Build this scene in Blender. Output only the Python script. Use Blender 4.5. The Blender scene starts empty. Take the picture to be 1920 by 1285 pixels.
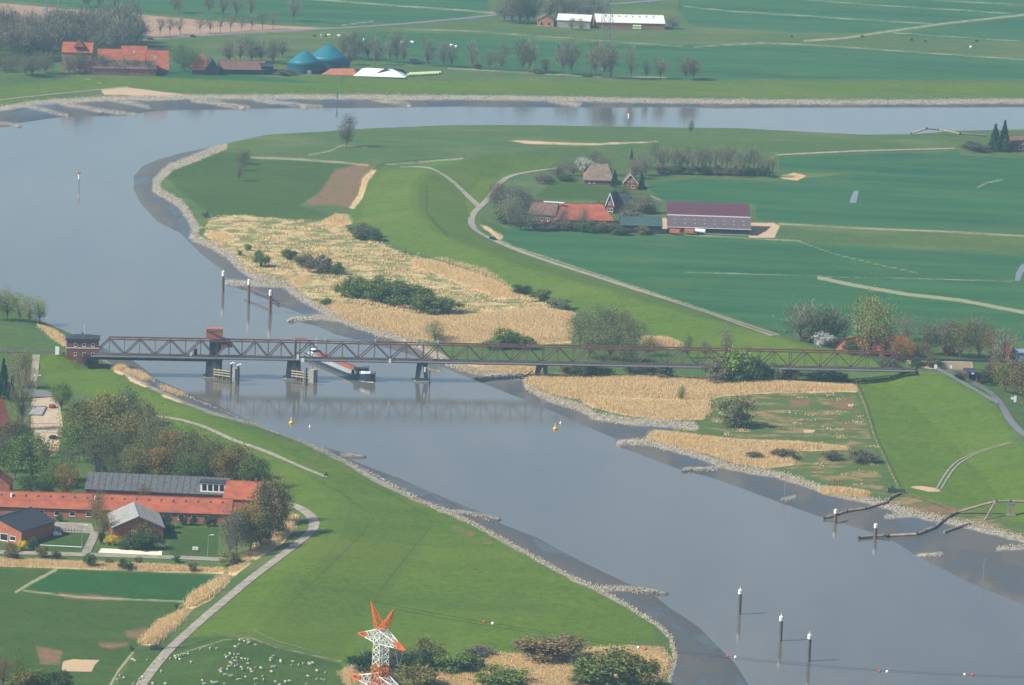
import bpy, math, random
import numpy as np
from mathutils import Matrix, Vector
S = bpy.context.scene
R = math.radians
random.seed(7); rng = np.random.default_rng(7)
# ---------------------------------------------------------------- camera
PITCH, ROLL, FPX, CAMH = R(10.0), R(2.0), 8887.0, 355.0
Fv = np.array([0, math.cos(PITCH), -math.sin(PITCH)])
_r0 = np.array([1., 0, 0]); _u0 = np.array([0, math.sin(PITCH), math.cos(PITCH)])
Rv = math.cos(ROLL) * _r0 + math.sin(ROLL) * _u0
Uv = -math.sin(ROLL) * _r0 + math.cos(ROLL) * _u0
cd = bpy.data.cameras.new('camera'); cam = bpy.data.objects.new('camera', cd)
S.collection.objects.link(cam); S.camera = cam
cd.sensor_width = 36.0; cd.lens = 36.0 * FPX / 1920.0; cd.clip_start = 10.0; cd.clip_end = 60000.0
cam.matrix_world = Matrix([[Rv[0], Uv[0], -Fv[0], 0], [Rv[1], Uv[1], -Fv[1], 0], [Rv[2], Uv[2], -Fv[2], CAMH], [0, 0, 0, 1]])
# ---------------------------------------------------------------- light
SUN_EL, SUN_AZ = 42.0, 200.0          # azimuth: degrees counter-clockwise from +X of the direction TO the sun
sdir = Vector((math.cos(R(SUN_EL)) * math.cos(R(SUN_AZ)), math.cos(R(SUN_EL)) * math.sin(R(SUN_AZ)), math.sin(R(SUN_EL))))
W = bpy.data.worlds.new('World'); S.world = W; W.use_nodes = True
nt = W.node_tree; sky = nt.nodes.new('ShaderNodeTexSky'); sky.sky_type = 'NISHITA'; sky.sun_disc = False
sky.sun_elevation = R(SUN_EL); sky.sun_rotation = R(90.0 - SUN_AZ); sky.air_density = 1.0; sky.dust_density = 0.7; sky.ozone_density = 0.5
bg = nt.nodes['Background']; bg.inputs['Strength'].default_value = 0.088
nt.links.new(sky.outputs[0], bg.inputs[0])
sl = bpy.data.lights.new('sun', 'SUN'); sl.energy = 4.8; sl.angle = R(0.55); sl.color = (1.0, 0.94, 0.84)
so = bpy.data.objects.new('sun', sl); S.collection.objects.link(so)
so.rotation_euler = sdir.to_track_quat('Z', 'Y').to_euler(); so.location = (0, 1900, 600)
S.view_settings.view_transform = 'Standard'; S.view_settings.look = 'None'
S.view_settings.exposure = 0.66; S.view_settings.gamma = 1.0; S.view_settings.use_curve_mapping = False
S.cycles.max_bounces = 6; S.cycles.diffuse_bounces = 2; S.cycles.glossy_bounces = 3
S.cycles.transmission_bounces = 2; S.cycles.volume_bounces = 0; S.cycles.transparent_max_bounces = 6
# ---------------------------------------------------------------- projection helpers (photo pixels <-> metres on the ground)
CAM = np.array([0, 0, CAMH])
def ray(px, py):
    px = np.asarray(px, float); py = np.asarray(py, float)
    return Fv[None] * FPX + Rv[None] * (px.reshape(-1, 1) - 960.0) + Uv[None] * (642.5 - py.reshape(-1, 1))
def plane(px, py, z):
    d = ray(px, py); t = (z - CAMH) / d[:, 2]
    return CAM[None] + d * t[:, None]
def project(P):
    q = np.asarray(P, float) - CAM[None]
    zf = q @ Fv
    return 960.0 + FPX * (q @ Rv) / zf, 642.5 - FPX * (q @ Uv) / zf
def wl(pts, z):                       # pixel polyline -> world XY at height z
    a = np.array(pts, float); return plane(a[:, 0], a[:, 1], z)[:, :2]
def dseg(X, Y, pl, closed=False):     # distance to a polyline
    d = np.full(X.shape, 1e18); n = len(pl)
    for i in range(n if closed else n - 1):
        ax, ay = pl[i]; bx, by = pl[(i + 1) % n]
        vx, vy = bx - ax, by - ay; L = vx * vx + vy * vy + 1e-12
        t = np.clip(((X - ax) * vx + (Y - ay) * vy) / L, 0, 1)
        np.minimum(d, (X - ax - t * vx) ** 2 + (Y - ay - t * vy) ** 2, out=d)
    return np.sqrt(d)
def inpoly(X, Y, pl):
    c = np.zeros(X.shape, bool); n = len(pl)
    for i in range(n):
        ax, ay = pl[i]; bx, by = pl[(i + 1) % n]
        if ay == by: continue
        c ^= ((ay > Y) != (by > Y)) & (X < (bx - ax) * (Y - ay) / (by - ay) + ax)
    return c
# ---------------------------------------------------------------- outlines of the place, read off the photograph
BL = [(-160,520),(-60,550),(0,570),(80,602),(144,631),(249,676),(298,714),(351,736),(421,768),(445,778),(502,805),(569,828),(640,848),(682,853),(650,860),
      (750,898),(817,927),(908,964),(940,972),(925,977),(1008,1009),(1095,1056),(1182,1097),(1247,1109),(1225,1116),(1259,1143),(1280,1156),(1310,1176),(1343,1210),
      (1377,1243),(1404,1285),(1440,1350),(1480,1450)]
BR = [(2150,1230),(1960,1150),(1920,1134),(1882,1119),(1822,1094),(1718,1042),(1678,1016),(1648,1002),(1571,979),(1541,970),(1461,942),(1394,917),(1323,892),
      (1280,882),(1235,866),(1152,834),(1155,823),(1102,801),(1035,771),(974,746),(904,718),(854,698),(807,679),(770,665),(720,651),(680,640),(629,627),(600,614),(575,606),(535,598),
      (570,590),(535,577),(515,566),(480,551),(440,538),(412,530),(425,524),(418,507),(385,483),(361,460),(338,437),(294,415),(264,381),(251,355),(251,331),(268,311),(301,298),(338,288),(395,276),
      (428,268),(495,254),(640,246),(673,243),(841,236),(974,236),(1280,241),(1380,242),(1514,249),(1614,254),(1708,253),(1780,247),(1920,244),(2150,240)]
BF = [(-160,250),(0,238),(37,235),(33,231),(117,219),(167,217),(254,216),(261,212),(318,206),(418,205),(462,204),(535,202),(640,202),(774,200),(874,199),(1075,201),
      (1280,200),(1357,202),(1481,201),(1920,200),(2150,199)]
RIVER = BL[::-1] + BF + BR[::-1] + [(2150, 1450)]
RIVER_W = wl(RIVER, 0.0)
STONE_L = [(160,655),(200,680),(234,699),(278,724),(341,753),(401,775),(475,795),(522,811),(589,838),(640,861),(707,902),(774,934),(827,955),(881,979),(941,1012),(1008,1049),
           (1075,1086),(1122,1106),(1175,1136),(1229,1169),(1258,1196),(1266,1230),(1257,1270),(1250,1310)]
STONE_R = [(420,274),(370,295),(322,313),(294,338),(292,355),(315,369),(338,382),(352,402),(368,428),(362,446),(400,461),(430,478),(450,500),(480,520),(535,534),(569,560),(602,578),(640,597),
           (667,609),(707,622),(750,633),(795,652),(840,680),(894,696),(950,702),(985,706),(990,722),(1015,740),(1045,752),(1080,760),(1115,780),(1175,789),(1259,796),(1300,798)]
STONE_R2 = [(1160,831),(1209,828),(1290,848),(1364,874),(1414,884),(1467,893),(1521,910),(1560,925),(1625,938),(1681,954),(1748,972),(1815,986),(1920,1012),(2000,1030)]
STONE_F = [(-40,208),(0,204),(67,193),(200,185),(300,184),(355,182),(640,182),(960,184),(1280,190),(1600,192),(1920,190),(2050,190)]
STONES = [(STONE_L[8:], 3.6), (STONE_R, 7.0), (STONE_R2, 6.0), (STONE_F, 4.4),
          ([(822,957),(880,962),(942,972)], 3.0), ([(1118,1103),(1180,1104),(1248,1109)], 4.6), ([(640,852),(684,853)], 2.2),
          ([(43,197),(80,206),(127,217)], 3.2), ([(114,194),(190,208),(254,215)], 3.5), ([(200,186),(240,193),(278,201)], 3), ([(361,187),(420,196),(465,203)], 4),
          ([(478,187),(550,197),(602,203)], 4), ([(-10,231),(37,235)], 3), ([(700,186),(770,198)], 3.2), ([(1030,188),(1085,198)], 4.5),
          ([(425,530),(480,532),(540,535)], 5.5), ([(540,599),(600,595),(645,598)], 5), ([(1282,880),(1350,876)], 3), ([(1661,970),(1715,966)], 3.5),
          ([(1720,1042),(1765,1038)], 2.2), ([(1870,1030),(1925,1028)], 3), ([(1288,800),(1304,802)], 6), ([(1465,937),(1490,932)], 2), (STONE_L[:9], 2.0)]
MUD_P = [BL[4:-1] + [(1290,1310)] + STONE_L[::-1],
         BR[1:13] + [(1300,884)] + STONE_R2[3:] + [(2100,1060)], BR[12:16] + STONE_R2[:4], BR[15:30] + STONE_R[17:],
         BR[29:49] + STONE_R[:18], BF[0:13] + [(640,186)] + STONE_F[:7][::-1], BF[12:] + STONE_F[6:][::-1]]
REEDS = [  # (polygon, height, warm)
 ([(606,566),(660,572),(720,586),(800,592),(900,588),(1010,577),(1076,588),(1080,612),(1068,640),(1000,648),(900,644),(800,640),(740,626),(690,612),(640,598)], 2.4),
 ([(770,485),(830,492),(900,512),(962,543),(1000,560),(940,561),(880,541),(820,516),(775,500)], 2.2),
 ([(985,708),(1040,701),(1150,704),(1300,708),(1450,716),(1600,721),(1607,735),(1450,737),(1350,744),(1325,752),(1240,750),(1120,744),(1078,748),(1040,740),(995,722)], 2.5),
 ([(1085,748),(1130,745),(1240,751),(1325,754),(1332,772),(1320,786),(1250,788),(1180,780),(1110,764)], 2.6),
 ([(1222,809),(1300,816),(1400,826),(1500,831),(1590,839),(1590,844),(1480,846),(1490,872),(1440,878),(1380,870),(1330,852),(1260,836),(1216,820)], 2.3),
 ([(1540,912),(1580,915),(1628,925),(1625,935),(1580,932),(1540,926)], 2.6),
 ([(850,682),(1010,690),(1010,701),(960,699),(900,691)], 2.2), ([(1205,632),(1250,634),(1285,648),(1260,654),(1200,650)], 2.4),
 ([(212,684),(234,690),(240,700),(228,704),(214,698)], 3.4), ([(231,700),(255,708),(280,724),(272,727),(245,716)], 1.8), ([(301,738),(345,752),(340,756),(305,745)], 1.6),
 ([(68,606),(95,617),(125,636),(120,650),(95,632)], 2.4),
 ([(262,1208),(300,1163),(345,1146),(357,1149),(322,1186),(290,1212)], 2.2), ([(347,1140),(360,1118),(420,1083),(432,1089),(395,1126),(360,1143)], 2.2),
 ([(425,1078),(450,1048),(470,1056),(440,1080)], 2.2), ([(462,1048),(500,1008),(545,976),(558,984),(530,1020),(480,1050)], 2.3),
 ([(0,1047),(150,1053),(300,1060),(420,1068),(420,1076),(250,1071),(100,1065),(0,1062)], 1.6), ([(-80,1040),(0,1047),(0,1062),(-80,1058)], 1.6),
 ([(780,1262),(870,1246),(930,1227),(970,1230),(1080,1233),(1110,1217),(1180,1212),(1240,1214),(1254,1240),(1240,1275),(1120,1300),(780,1300)], 1.9),
 ([(640,1262),(660,1250),(690,1246),(700,1262),(680,1285),(650,1285)], 1.8), ([(655,390),(672,365),(680,335),(698,318),(706,320),(690,340),(680,370),(664,392)], 1.2),
 ([(600,417),(632,402),(652,404),(660,420),(625,428)], 2.0), ([(383,440),(420,432),(450,448),(430,455),(400,450)], 1.8), ([(535,530),(570,512),(585,528),(560,540)], 1.8),
 ([(1460,331),(1490,325),(1512,330),(1495,338),(1470,336)], 1.6), ([(900,422),(912,424),(945,446),(935,449)], 1.5)]
Z = {}
Z['dike'] = [[(690,322),(750,313),(850,300),(1000,292),(1060,300),(1040,314),(985,320),(945,332),(925,352),(905,376),(884,400),(877,418),(886,432),(920,452),(975,474),(1041,497),(1142,529),(1280,575),(1400,616),(1500,643),(1600,668),(1720,694),
   (1500,694),(1300,672),(1215,630),(1150,600),(1080,585),(1060,572),(962,540),(900,512),(830,488),(760,470),(705,442),(650,420),(655,395),(680,345)],
  [(1600,715),(1640,712),(1720,696),(1760,700),(1820,728),(1880,768),(1895,820),(1960,880),(2050,960),(2050,1010),(1920,985),(1800,950),(1700,930),(1688,924),(1640,820),(1615,745)],
  [(60,672),(120,662),(190,692),(240,712),(300,742),(400,782),(520,820),(640,868),(720,915),(830,962),(900,990),(1000,1052),(1100,1102),(1180,1145),(1228,1175),(1225,1205),(1100,1215),(980,1225),(900,1235),(820,1245),(700,1262),(640,1240),(500,1200),(420,1190),(330,1225),(350,1190),(470,1095),(600,990),(590,968),(520,920),(440,880),(330,800),(250,760),(150,735),(90,720)],
  [(-80,170),(0,163),(120,150),(300,144),(600,146),(900,152),(1300,152),(1920,155),(2050,156),(2050,184),(1600,183),(1280,181),(960,176),(355,174),(250,162),(120,172),(0,200),(-80,206)]]
Z['field'] = [[(905,432),(960,425),(1180,440),(1250,442),(1405,447),(1500,455),(1900,478),(2050,490),(2050,640),(1700,640),(1560,625),(1470,628),(1280,565),(1150,525),(1040,488),(960,460)],
  [(1215,345),(1300,335),(1460,340),(1640,320),(1800,292),(2050,300),(2050,440),(1920,438),(1640,426),(1420,414),(1416,384),(1260,380),(1230,372)],
  [(1458,296),(1800,284),(1800,292),(1640,320),(1465,325)],
  [(640,170),(660,60),(760,62),(900,66),(1075,80),(1200,86),(1430,84),(1600,92),(2050,122),(2050,150),(1250,148),(1100,143),(840,126),(640,112)],
  [(1280,-60),(2100,-60),(2100,28),(1920,32),(1765,46),(1640,62),(1500,62),(1300,50),(1270,20)], [(560,-60),(900,-60),(920,18),(850,38),(640,50),(560,45),(300,28),(0,0),(-100,-8),(-100,-60)],
  [(1680,66),(1920,80),(2100,92),(2100,40),(1920,33),(1770,48)],
  [(640,160),(300,120),(200,140)]]
Z['nfield'] = [[(50,1104),(105,1068),(250,1074),(415,1080),(400,1095),(345,1128),(180,1120)]]
Z['lawn'] = [[(-100,1062),(0,1065),(100,1068),(60,1104),(345,1130),(340,1150),(262,1210),(250,1222),(200,1300),(-100,1300)], [(66,1005),(120,990),(170,1000),(160,1035),(70,1035)],
  [(318,990),(410,990),(408,1045),(318,1042)], [(300,1200),(420,1192),(470,1200),(640,1245),(650,1300),(215,1300),(250,1228)], [(330,290),(420,285),(480,300),(690,306),(640,350),(560,385),(640,410),(540,412),(400,405),(340,360),(310,330)],
  [(900,410),(940,425),(960,440),(905,425)], [(1040,340),(1100,345),(1220,365),(1215,380),(1000,372)]]
Z['marsh'] = [[(383,440),(390,410),(450,403),(520,410),(600,418),(650,426),(700,450),(760,478),(830,495),(900,515),(960,545),(1020,565),(1078,588),(1070,645),(900,645),(740,628),(640,597),(600,572),(535,528),(470,508),(440,480),(400,455)],
  ]
Z['marsh2'] = [[(1330,745),(1450,735),(1600,735),(1620,780),(1655,900),(1660,922),(1600,915),(1500,890),(1420,850),(1300,820),(1220,806),(1300,800),(1335,790)], [(1625,925),(1690,925),(1800,952),(1900,985),(1920,1000),(1800,978),(1690,948)]]
Z['reedg'] = [p for p, h in REEDS]
Z['brown'] = [[(565,385),(600,360),(630,318),(680,308),(705,312),(690,330),(672,360),(655,388),(610,385)], [(1555,752),(1600,745),(1598,768),(1560,766)], [(1480,752),(1520,748),(1515,762),(1485,764)],
  [(1570,795),(1612,795),(1600,804),(1575,803)], [(232,1185),(270,1178),(285,1182),(262,1198),(240,1196)], [(185,1206),(240,1205),(240,1213),(190,1214)], [(68,1212),(118,1222),(112,1245),(75,1245)],
  [(110,1112),(230,1120),(228,1127),(120,1121)], [(1690,945),(1790,952),(1800,965),(1710,958)], [(850,985),(890,1000),(880,1006),(850,992)], [(905,1010),(925,1015),(920,1022),(905,1016)]]
Z['plough'] = [[(-100,0),(0,6),(150,19),(300,31),(430,42),(520,48),(628,53),(560,59),(420,66),(300,74),(200,80),(0,60),(-100,50)]]
Z['earth'] = [[(118,1240),(138,1236),(188,1238),(178,1246),(172,1260),(116,1258)], [(1405,418),(1450,418),(1462,424),(1452,446),(1404,446)], [(1700,912),(1730,912),(1758,916),(1768,922),(1740,922)],
  [(1690,676),(1730,674),(1822,677),(1825,694),(1745,693),(1715,686)], [(188,168),(230,163),(300,172),(350,178),(348,186),(290,184),(230,178),(195,178)], [(940,262),(1000,265),(1100,269),(1235,265),(1235,267),(1100,273),(990,270)],
  [(1240,410),(1254,408),(1250,438),(1238,436)], [(1505,806),(1530,806),(1525,812),(1508,812)], [(60,745),(110,745),(118,800),(108,850),(90,860),(66,850),(58,800)]]
DLINES = [([(545,1130),(620,1060),(680,1000),(702,970),(640,925),(560,880)], 1.2), ([(715,1105),(785,1015),(812,985),(800,965),(720,920),(640,885)], 1.3), ([(520,838),(560,846),(545,852),(600,868)], .9), ([(850,1030),(880,1060),(905,1075)], .8), ([(1060,1100),(1090,1110),(1120,1130)], 1.0), ([(800,350),(800,400),(840,445)], 2.0)]
LINES = [([(560,-3),(640,3),(760,12),(850,18),(930,25)], 1.4), ([(1280,12),(1380,22),(1480,28),(1580,35),(1748,45)], 1.0), ([(1514,0),(1648,10),(1782,18),(1895,26)], .9), ([(1748,0),(1920,10)], .9),
  ([(1507,77),(1581,72),(1645,62),(1765,45),(1920,28),(2050,15)], 1.7), ([(1675,62),(1920,78)], .8), ([(1303,88),(1440,80),(1580,88),(1700,97),(1920,112)], .9), ([(734,55),(854,57),(941,63),(1024,69),(1075,72),(1172,80),(1280,87)], .8),
  ([(840,128),(960,134),(1100,143),(1250,146)], 1.3), ([(142,140),(192,158)], .9), ([(470,295),(560,299),(640,305),(690,310)], 1.8), ([(905,425),(925,442),(960,462),(1040,488),(1160,528),(1280,568),(1380,602),(1460,628)], 1.4),
  ([(1460,420),(1648,430),(1760,434),(1920,443),(2050,450)], 1.4), ([(1535,521),(1600,535),(1700,552),(1800,563),(1920,586),(2050,605)], 3.0), ([(1280,511),(1500,516),(1600,520),(1760,524),(1900,527)], .7),
  ([(1490,450),(1560,475),(1640,495),(1720,512)], .8), ([(1832,352),(1850,343),(1880,337)], 1.0), ([(251,1221),(222,1258),(204,1290)], 2.2), ([(30,1110),(60,1092),(106,1068)], 2.6), ([(45,1108),(150,1120),(260,1125),(345,1128)], 1.6),
  ([(580,291),(620,283),(640,273),(690,277)], 1.2), ([(1605,720),(1622,760),(1640,820),(1668,880),(1690,925)], 1.2), ([(870,297),(780,305),(720,309)], 1.0), ([(0,18),(120,30),(330,48),(420,60)], 1.2),
  ([(330,1228),(420,1200),(470,1196),(520,1215),(600,1232),(640,1240)], .8), ([(1240,415),(1160,412)], 1.4), ([(1220,368),(1240,376)], 1.3), ([(700,40),(640,48)], .8), ([(1280,440),(1420,448),(1500,452)], 1.0)]
DIKES = [  # crest polyline in pixels, crest z, half crest width, width of slope
  ([(2100,256),(1920,258),(1600,264),(1300,266),(1050,276),(900,292),(810,316),(775,350),(780,400),(830,442),(960,494),(1100,534),(1300,592),(1500,644),(1640,676),(1740,694),(1830,736),(1890,790),(1960,860),(2080,980)], 7.0, 2.0, 26.0),
  ([(225,704),(260,722),(400,788),(520,846),(610,905),(640,950),(622,1005),(530,1105),(400,1262),(330,1350),(250,1450)], 5.6, 3.0, 30.0),
  ([(-120,150),(0,142),(100,134),(400,138),(800,143),(1100,146),(1500,148),(1920,150),(2100,151)], 6.4, 2.0, 30.0),
  ([(-120,657),(0,658),(106,660)], 8.0, 3.0, 13.0), ([(1716,694),(1840,697),(1960,701),(2080,705)], 8.0, 3.0, 12.0)]
DIKE_W = [(wl(p, z), z, c, w) for p, z, c, w in DIKES]
GROYNE_W = [(wl(p, 1.0), .9, w / 4.5) for p, w in STONES[4:]]
def gz(x, y):
    x = np.atleast_1d(np.asarray(x, float)); y = np.atleast_1d(np.asarray(y, float))
    d = dseg(x, y, RIVER_W, True); wet = inpoly(x, y, RIVER_W)
    land = 2.6 * (1 - np.exp(-d / 9.0)); bed = -2.5 * (1 - np.exp(-d / 12.0))
    z = np.where(wet, bed, land)
    for pl, zc, c, w in DIKE_W:
        t = np.clip((dseg(x, y, pl) - c) / w, 0, 1)
        prof = zc * (1 - t) + 2.4 * t
        k = (t < 1) & ~wet
        z = np.where(k, np.maximum(z, prof * np.clip(d / 12.0, 0, 1)), z)
    for pl, zc, w in GROYNE_W:
        t = np.clip(dseg(x, y, pl) / (w * 1.6), 0, 1); z = np.where(t < 1, np.maximum(z, zc * (1 - t * t)), z)
    return z
def at(px, py, dz=0.0):               # photo pixel -> point on the ground
    zs = np.linspace(13.0, -0.4, 90); d = ray(px, py)[0]; t = (zs - CAMH) / d[2]
    P = CAM[None] + d[None] * t[:, None]; g = gz(P[:, 0], P[:, 1]); g = np.maximum(g, 0.0)
    i = int(np.argmax(zs <= g)) if (zs <= g).any() else 89
    if i > 0:
        a, b = zs[i - 1] - g[i - 1], zs[i] - g[i]; f = a / (a - b + 1e-9); p = P[i - 1] * (1 - f) + P[i] * f
    else: p = P[0]
    return Vector((p[0], p[1], p[2] + dz))
def atz(px, py, z): p = plane(px, py, z)[0]; return Vector(p)
def pxm(p): return FPX / float((np.array(p) - CAM) @ Fv)     # pixels per metre there
# ---------------------------------------------------------------- scene helpers
COL = S.collection
def tag(o, label=None, cat=None, group=None, kind=None):
    if label: o['label'] = label
    if cat: o['category'] = cat
    if group: o['group'] = group
    if kind: o['kind'] = kind
    return o
def thing(name, label, cat, loc, rz=0.0, group=None):
    o = bpy.data.objects.new(name, None); COL.objects.link(o); o.location = loc; o.rotation_euler = (0, 0, rz); o.empty_display_size = .5
    return tag(o, label, cat, group)
def link(name, me, parent=None, loc=None, rz=0.0, sc=None, color=None):
    o = bpy.data.objects.new(name, me); COL.objects.link(o)
    if parent: o.parent = parent
    if loc is not None: o.location = loc
    if rz: o.rotation_euler = (0, 0, rz)
    if sc is not None: o.scale = sc
    if color: o.color = (*color, 1)
    return o
class MB:
    def __init__(s): s.v = []; s.f = []
    def add(s, vs, fs):
        n = len(s.v); s.v += [tuple(v) for v in vs]; s.f += [tuple(i + n for i in f) for f in fs]; return s
    def box(s, x0, x1, y0, y1, z0, z1):
        return s.add([(x0,y0,z0),(x1,y0,z0),(x1,y1,z0),(x0,y1,z0),(x0,y0,z1),(x1,y0,z1),(x1,y1,z1),(x0,y1,z1)], [(0,3,2,1),(4,5,6,7),(0,1,5,4),(1,2,6,5),(2,3,7,6),(3,0,4,7)])
    def beam(s, p, q, w, h=None):
        h = h or w; p = Vector(p); q = Vector(q); d = (q - p).normalized()
        up = Vector((0, 0, 1)) if abs(d.z) < .95 else Vector((0, 1, 0))
        a = d.cross(up).normalized() * (w / 2); b = a.cross(d).normalized() * (h / 2)
        return s.add([p-a-b, p+a-b, p+a+b, p-a+b, q-a-b, q+a-b, q+a+b, q-a+b], [(0,1,2,3),(7,6,5,4),(0,4,5,1),(1,5,6,2),(2,6,7,3),(3,7,4,0)])
    def cyl(s, p, q, r0, r1=None, n=8):
        r1 = r0 if r1 is None else r1; p = Vector(p); q = Vector(q); d = (q - p).normalized()
        up = Vector((0, 0, 1)) if abs(d.z) < .95 else Vector((0, 1, 0))
        a = d.cross(up).normalized(); b = a.cross(d).normalized(); vs = []
        for c, r in ((p, r0), (q, r1)):
            vs += [c + (a * math.cos(2*math.pi*i/n) + b * math.sin(2*math.pi*i/n)) * r for i in range(n)]
        return s.add(vs, [(i, (i+1) % n, n+(i+1) % n, n+i) for i in range(n)] + [tuple(range(n))[::-1], tuple(range(n, 2*n))])
    def lathe(s, prof, n=12, c=(0,0,0)):
        vs = []; fs = []; m = len(prof)
        for r, z in prof: vs += [(c[0] + r*math.cos(2*math.pi*i/n), c[1] + r*math.sin(2*math.pi*i/n), c[2] + z) for i in range(n)]
        for j in range(m-1): fs += [(j*n+i, j*n+(i+1) % n, (j+1)*n+(i+1) % n, (j+1)*n+i) for i in range(n)]
        fs += [tuple(range(n))[::-1], tuple(range((m-1)*n, m*n))]
        return s.add(vs, fs)
    def prism(s, poly, z0, z1):
        n = len(poly)
        return s.add([(x,y,z0) for x,y in poly] + [(x,y,z1) for x,y in poly], [tuple(range(n))[::-1], tuple(range(n, 2*n))] + [(i,(i+1)%n,n+(i+1)%n,n+i) for i in range(n)])
    def mesh(s, name, mat):
        m = bpy.data.meshes.new(name); m.from_pydata(s.v, [], s.f); m.update()
        for k in (mat if isinstance(mat, (list, tuple)) else [mat]): m.materials.append(k)
        return m
    def build(s, name, mat, parent=None, loc=None, rz=0.0, sc=None, color=None): return link(name, s.mesh(name, mat), parent, loc, rz, sc, color)
def npmesh(name, V, F, mat, smooth=False):
    """V (n,3), F (m,k) -> mesh"""
    m = bpy.data.meshes.new(name); n, k = F.shape
    m.vertices.add(len(V)); m.vertices.foreach_set('co', np.ascontiguousarray(V, np.float32).ravel())
    m.loops.add(n*k); m.loops.foreach_set('vertex_index', np.ascontiguousarray(F, np.int32).ravel())
    m.polygons.add(n); m.polygons.foreach_set('loop_start', np.arange(0, n*k, k, dtype=np.int32)); m.polygons.foreach_set('loop_total', np.full(n, k, np.int32))
    if smooth: m.polygons.foreach_set('use_smooth', np.ones(n, bool))
    m.update(calc_edges=True); m.materials.append(mat); return m
ORD = 'first second third fourth fifth sixth seventh eighth ninth tenth eleventh twelfth thirteenth fourteenth fifteenth sixteenth seventeenth eighteenth nineteenth twentieth twenty-first twenty-second twenty-third twenty-fourth twenty-fifth twenty-sixth'.split()
# ---------------------------------------------------------------- materials
def newmat(name):
    m = bpy.data.materials.new(name); m.use_nodes = True; t = m.node_tree; return m, t, t.nodes['Principled BSDF']
def nd(t, typ, **kw):
    n = t.nodes.new(typ)
    for k, v in kw.items(): setattr(n, k, v)
    return n
def noise(t, vec, scale, detail=3.0, rough=.6, sx=None):
    n = nd(t, 'ShaderNodeTexNoise'); n.inputs['Scale'].default_value = scale; n.inputs['Detail'].default_value = detail; n.inputs['Roughness'].default_value = rough
    if sx:
        mp = nd(t, 'ShaderNodeMapping'); mp.inputs['Scale'].default_value = sx; t.links.new(vec, mp.inputs[0]); vec = mp.outputs[0]
    t.links.new(vec, n.inputs['Vector']); return n.outputs['Fac']
def mrange(t, v, a, b, c, d):
    n = nd(t, 'ShaderNodeMapRange'); t.links.new(v, n.inputs[0])
    for i, x in enumerate((a, b, c, d)): n.inputs[i+1].default_value = x
    return n.outputs[0]
def mixc(t, fac, a, b):
    n = nd(t, 'ShaderNodeMix', data_type='RGBA')
    for s, v in ((n.inputs[0], fac), (n.inputs[6], a), (n.inputs[7], b)):
        if isinstance(v, (int, float)): s.default_value = v
        elif isinstance(v, tuple): s.default_value = (*v, 1)
        else: t.links.new(v, s)
    return n.outputs[2]
def mixf(t, fac, a, b):
    n = nd(t, 'ShaderNodeMix', data_type='FLOAT')
    for s, v in ((n.inputs[0], fac), (n.inputs[2], a), (n.inputs[3], b)):
        if isinstance(v, (int, float)): s.default_value = v
        else: t.links.new(v, s)
    return n.outputs[0]
def math_(t, op, a, b=None):
    n = nd(t, 'ShaderNodeMath', operation=op)
    for s, v in ((n.inputs[0], a), (n.inputs[1], b)):
        if v is None: continue
        if isinstance(v, (int, float)): s.default_value = v
        else: t.links.new(v, s)
    return n.outputs[0]
def mat(name, col, rough=.75, var=.25, scale=.6, metal=0.0, spec=.3, stretch=None, col2=None, bump=0.0):
    m, t, b = newmat(name); g = nd(t, 'ShaderNodeNewGeometry'); f = noise(t, g.outputs['Position'], scale, 4, .65, stretch)
    f = mrange(t, f, .3, .7, 0, 1)
    c2 = col2 or tuple(c * (1 - var) for c in col); c1 = tuple(min(1, c * (1 + var * .6)) for c in col) if not col2 else col
    t.links.new(mixc(t, f, c2, c1), b.inputs['Base Color']); b.inputs['Roughness'].default_value = rough; b.inputs['Metallic'].default_value = metal; b.inputs['Specular IOR Level'].default_value = spec
    if bump:
        bm = nd(t, 'ShaderNodeBump'); bm.inputs['Strength'].default_value = bump; bm.inputs['Distance'].default_value = .1
        t.links.new(f, bm.inputs['Height']); t.links.new(bm.outputs[0], b.inputs['Normal'])
    return m
def leafmat(name, trans=.25):
    m, t, b = newmat(name); oi = nd(t, 'ShaderNodeObjectInfo'); g = nd(t, 'ShaderNodeNewGeometry')
    v = mrange(t, g.outputs['Random Per Island'], 0, 1, .62, 1.38)
    w = nd(t, 'ShaderNodeVectorMath', operation='SCALE'); t.links.new(oi.outputs['Color'], w.inputs[0]); t.links.new(v, w.inputs['Scale'])
    t.links.new(w.outputs[0], b.inputs['Base Color']); b.inputs['Roughness'].default_value = .85; b.inputs['Specular IOR Level'].default_value = .12
    tr = nd(t, 'ShaderNodeBsdfTranslucent'); t.links.new(w.outputs[0], tr.inputs[0]); mx = nd(t, 'ShaderNodeMixShader'); mx.inputs[0].default_value = trans
    t.links.new(b.outputs[0], mx.inputs[1]); t.links.new(tr.outputs[0], mx.inputs[2]); t.links.new(mx.outputs[0], t.nodes['Material Output'].inputs[0]); return m
M = {}
M['leaf'] = leafmat('leaf'); M['twig'] = leafmat('twig', 0.0)
M['bark'] = mat('bark', (.11,.085,.06), .9, .4, 1.5)
M['rust'] = mat('bridge_paint', (.155,.085,.064), .75, .5, .7, col2=(.085,.062,.055)); M['rust_top'] = mat('bridge_paint_red', (.205,.072,.052), .75, .5, .5, col2=(.115,.066,.054))
M['steel'] = mat('grey_steel', (.17,.18,.20), .55, .35, .8, spec=.5); M['galv'] = mat('galvanised', (.23,.245,.26), .45, .2, 1.0, spec=.5); M['dark'] = mat('dark_steel', (.035,.042,.055), .7, .4, .8)
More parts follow.
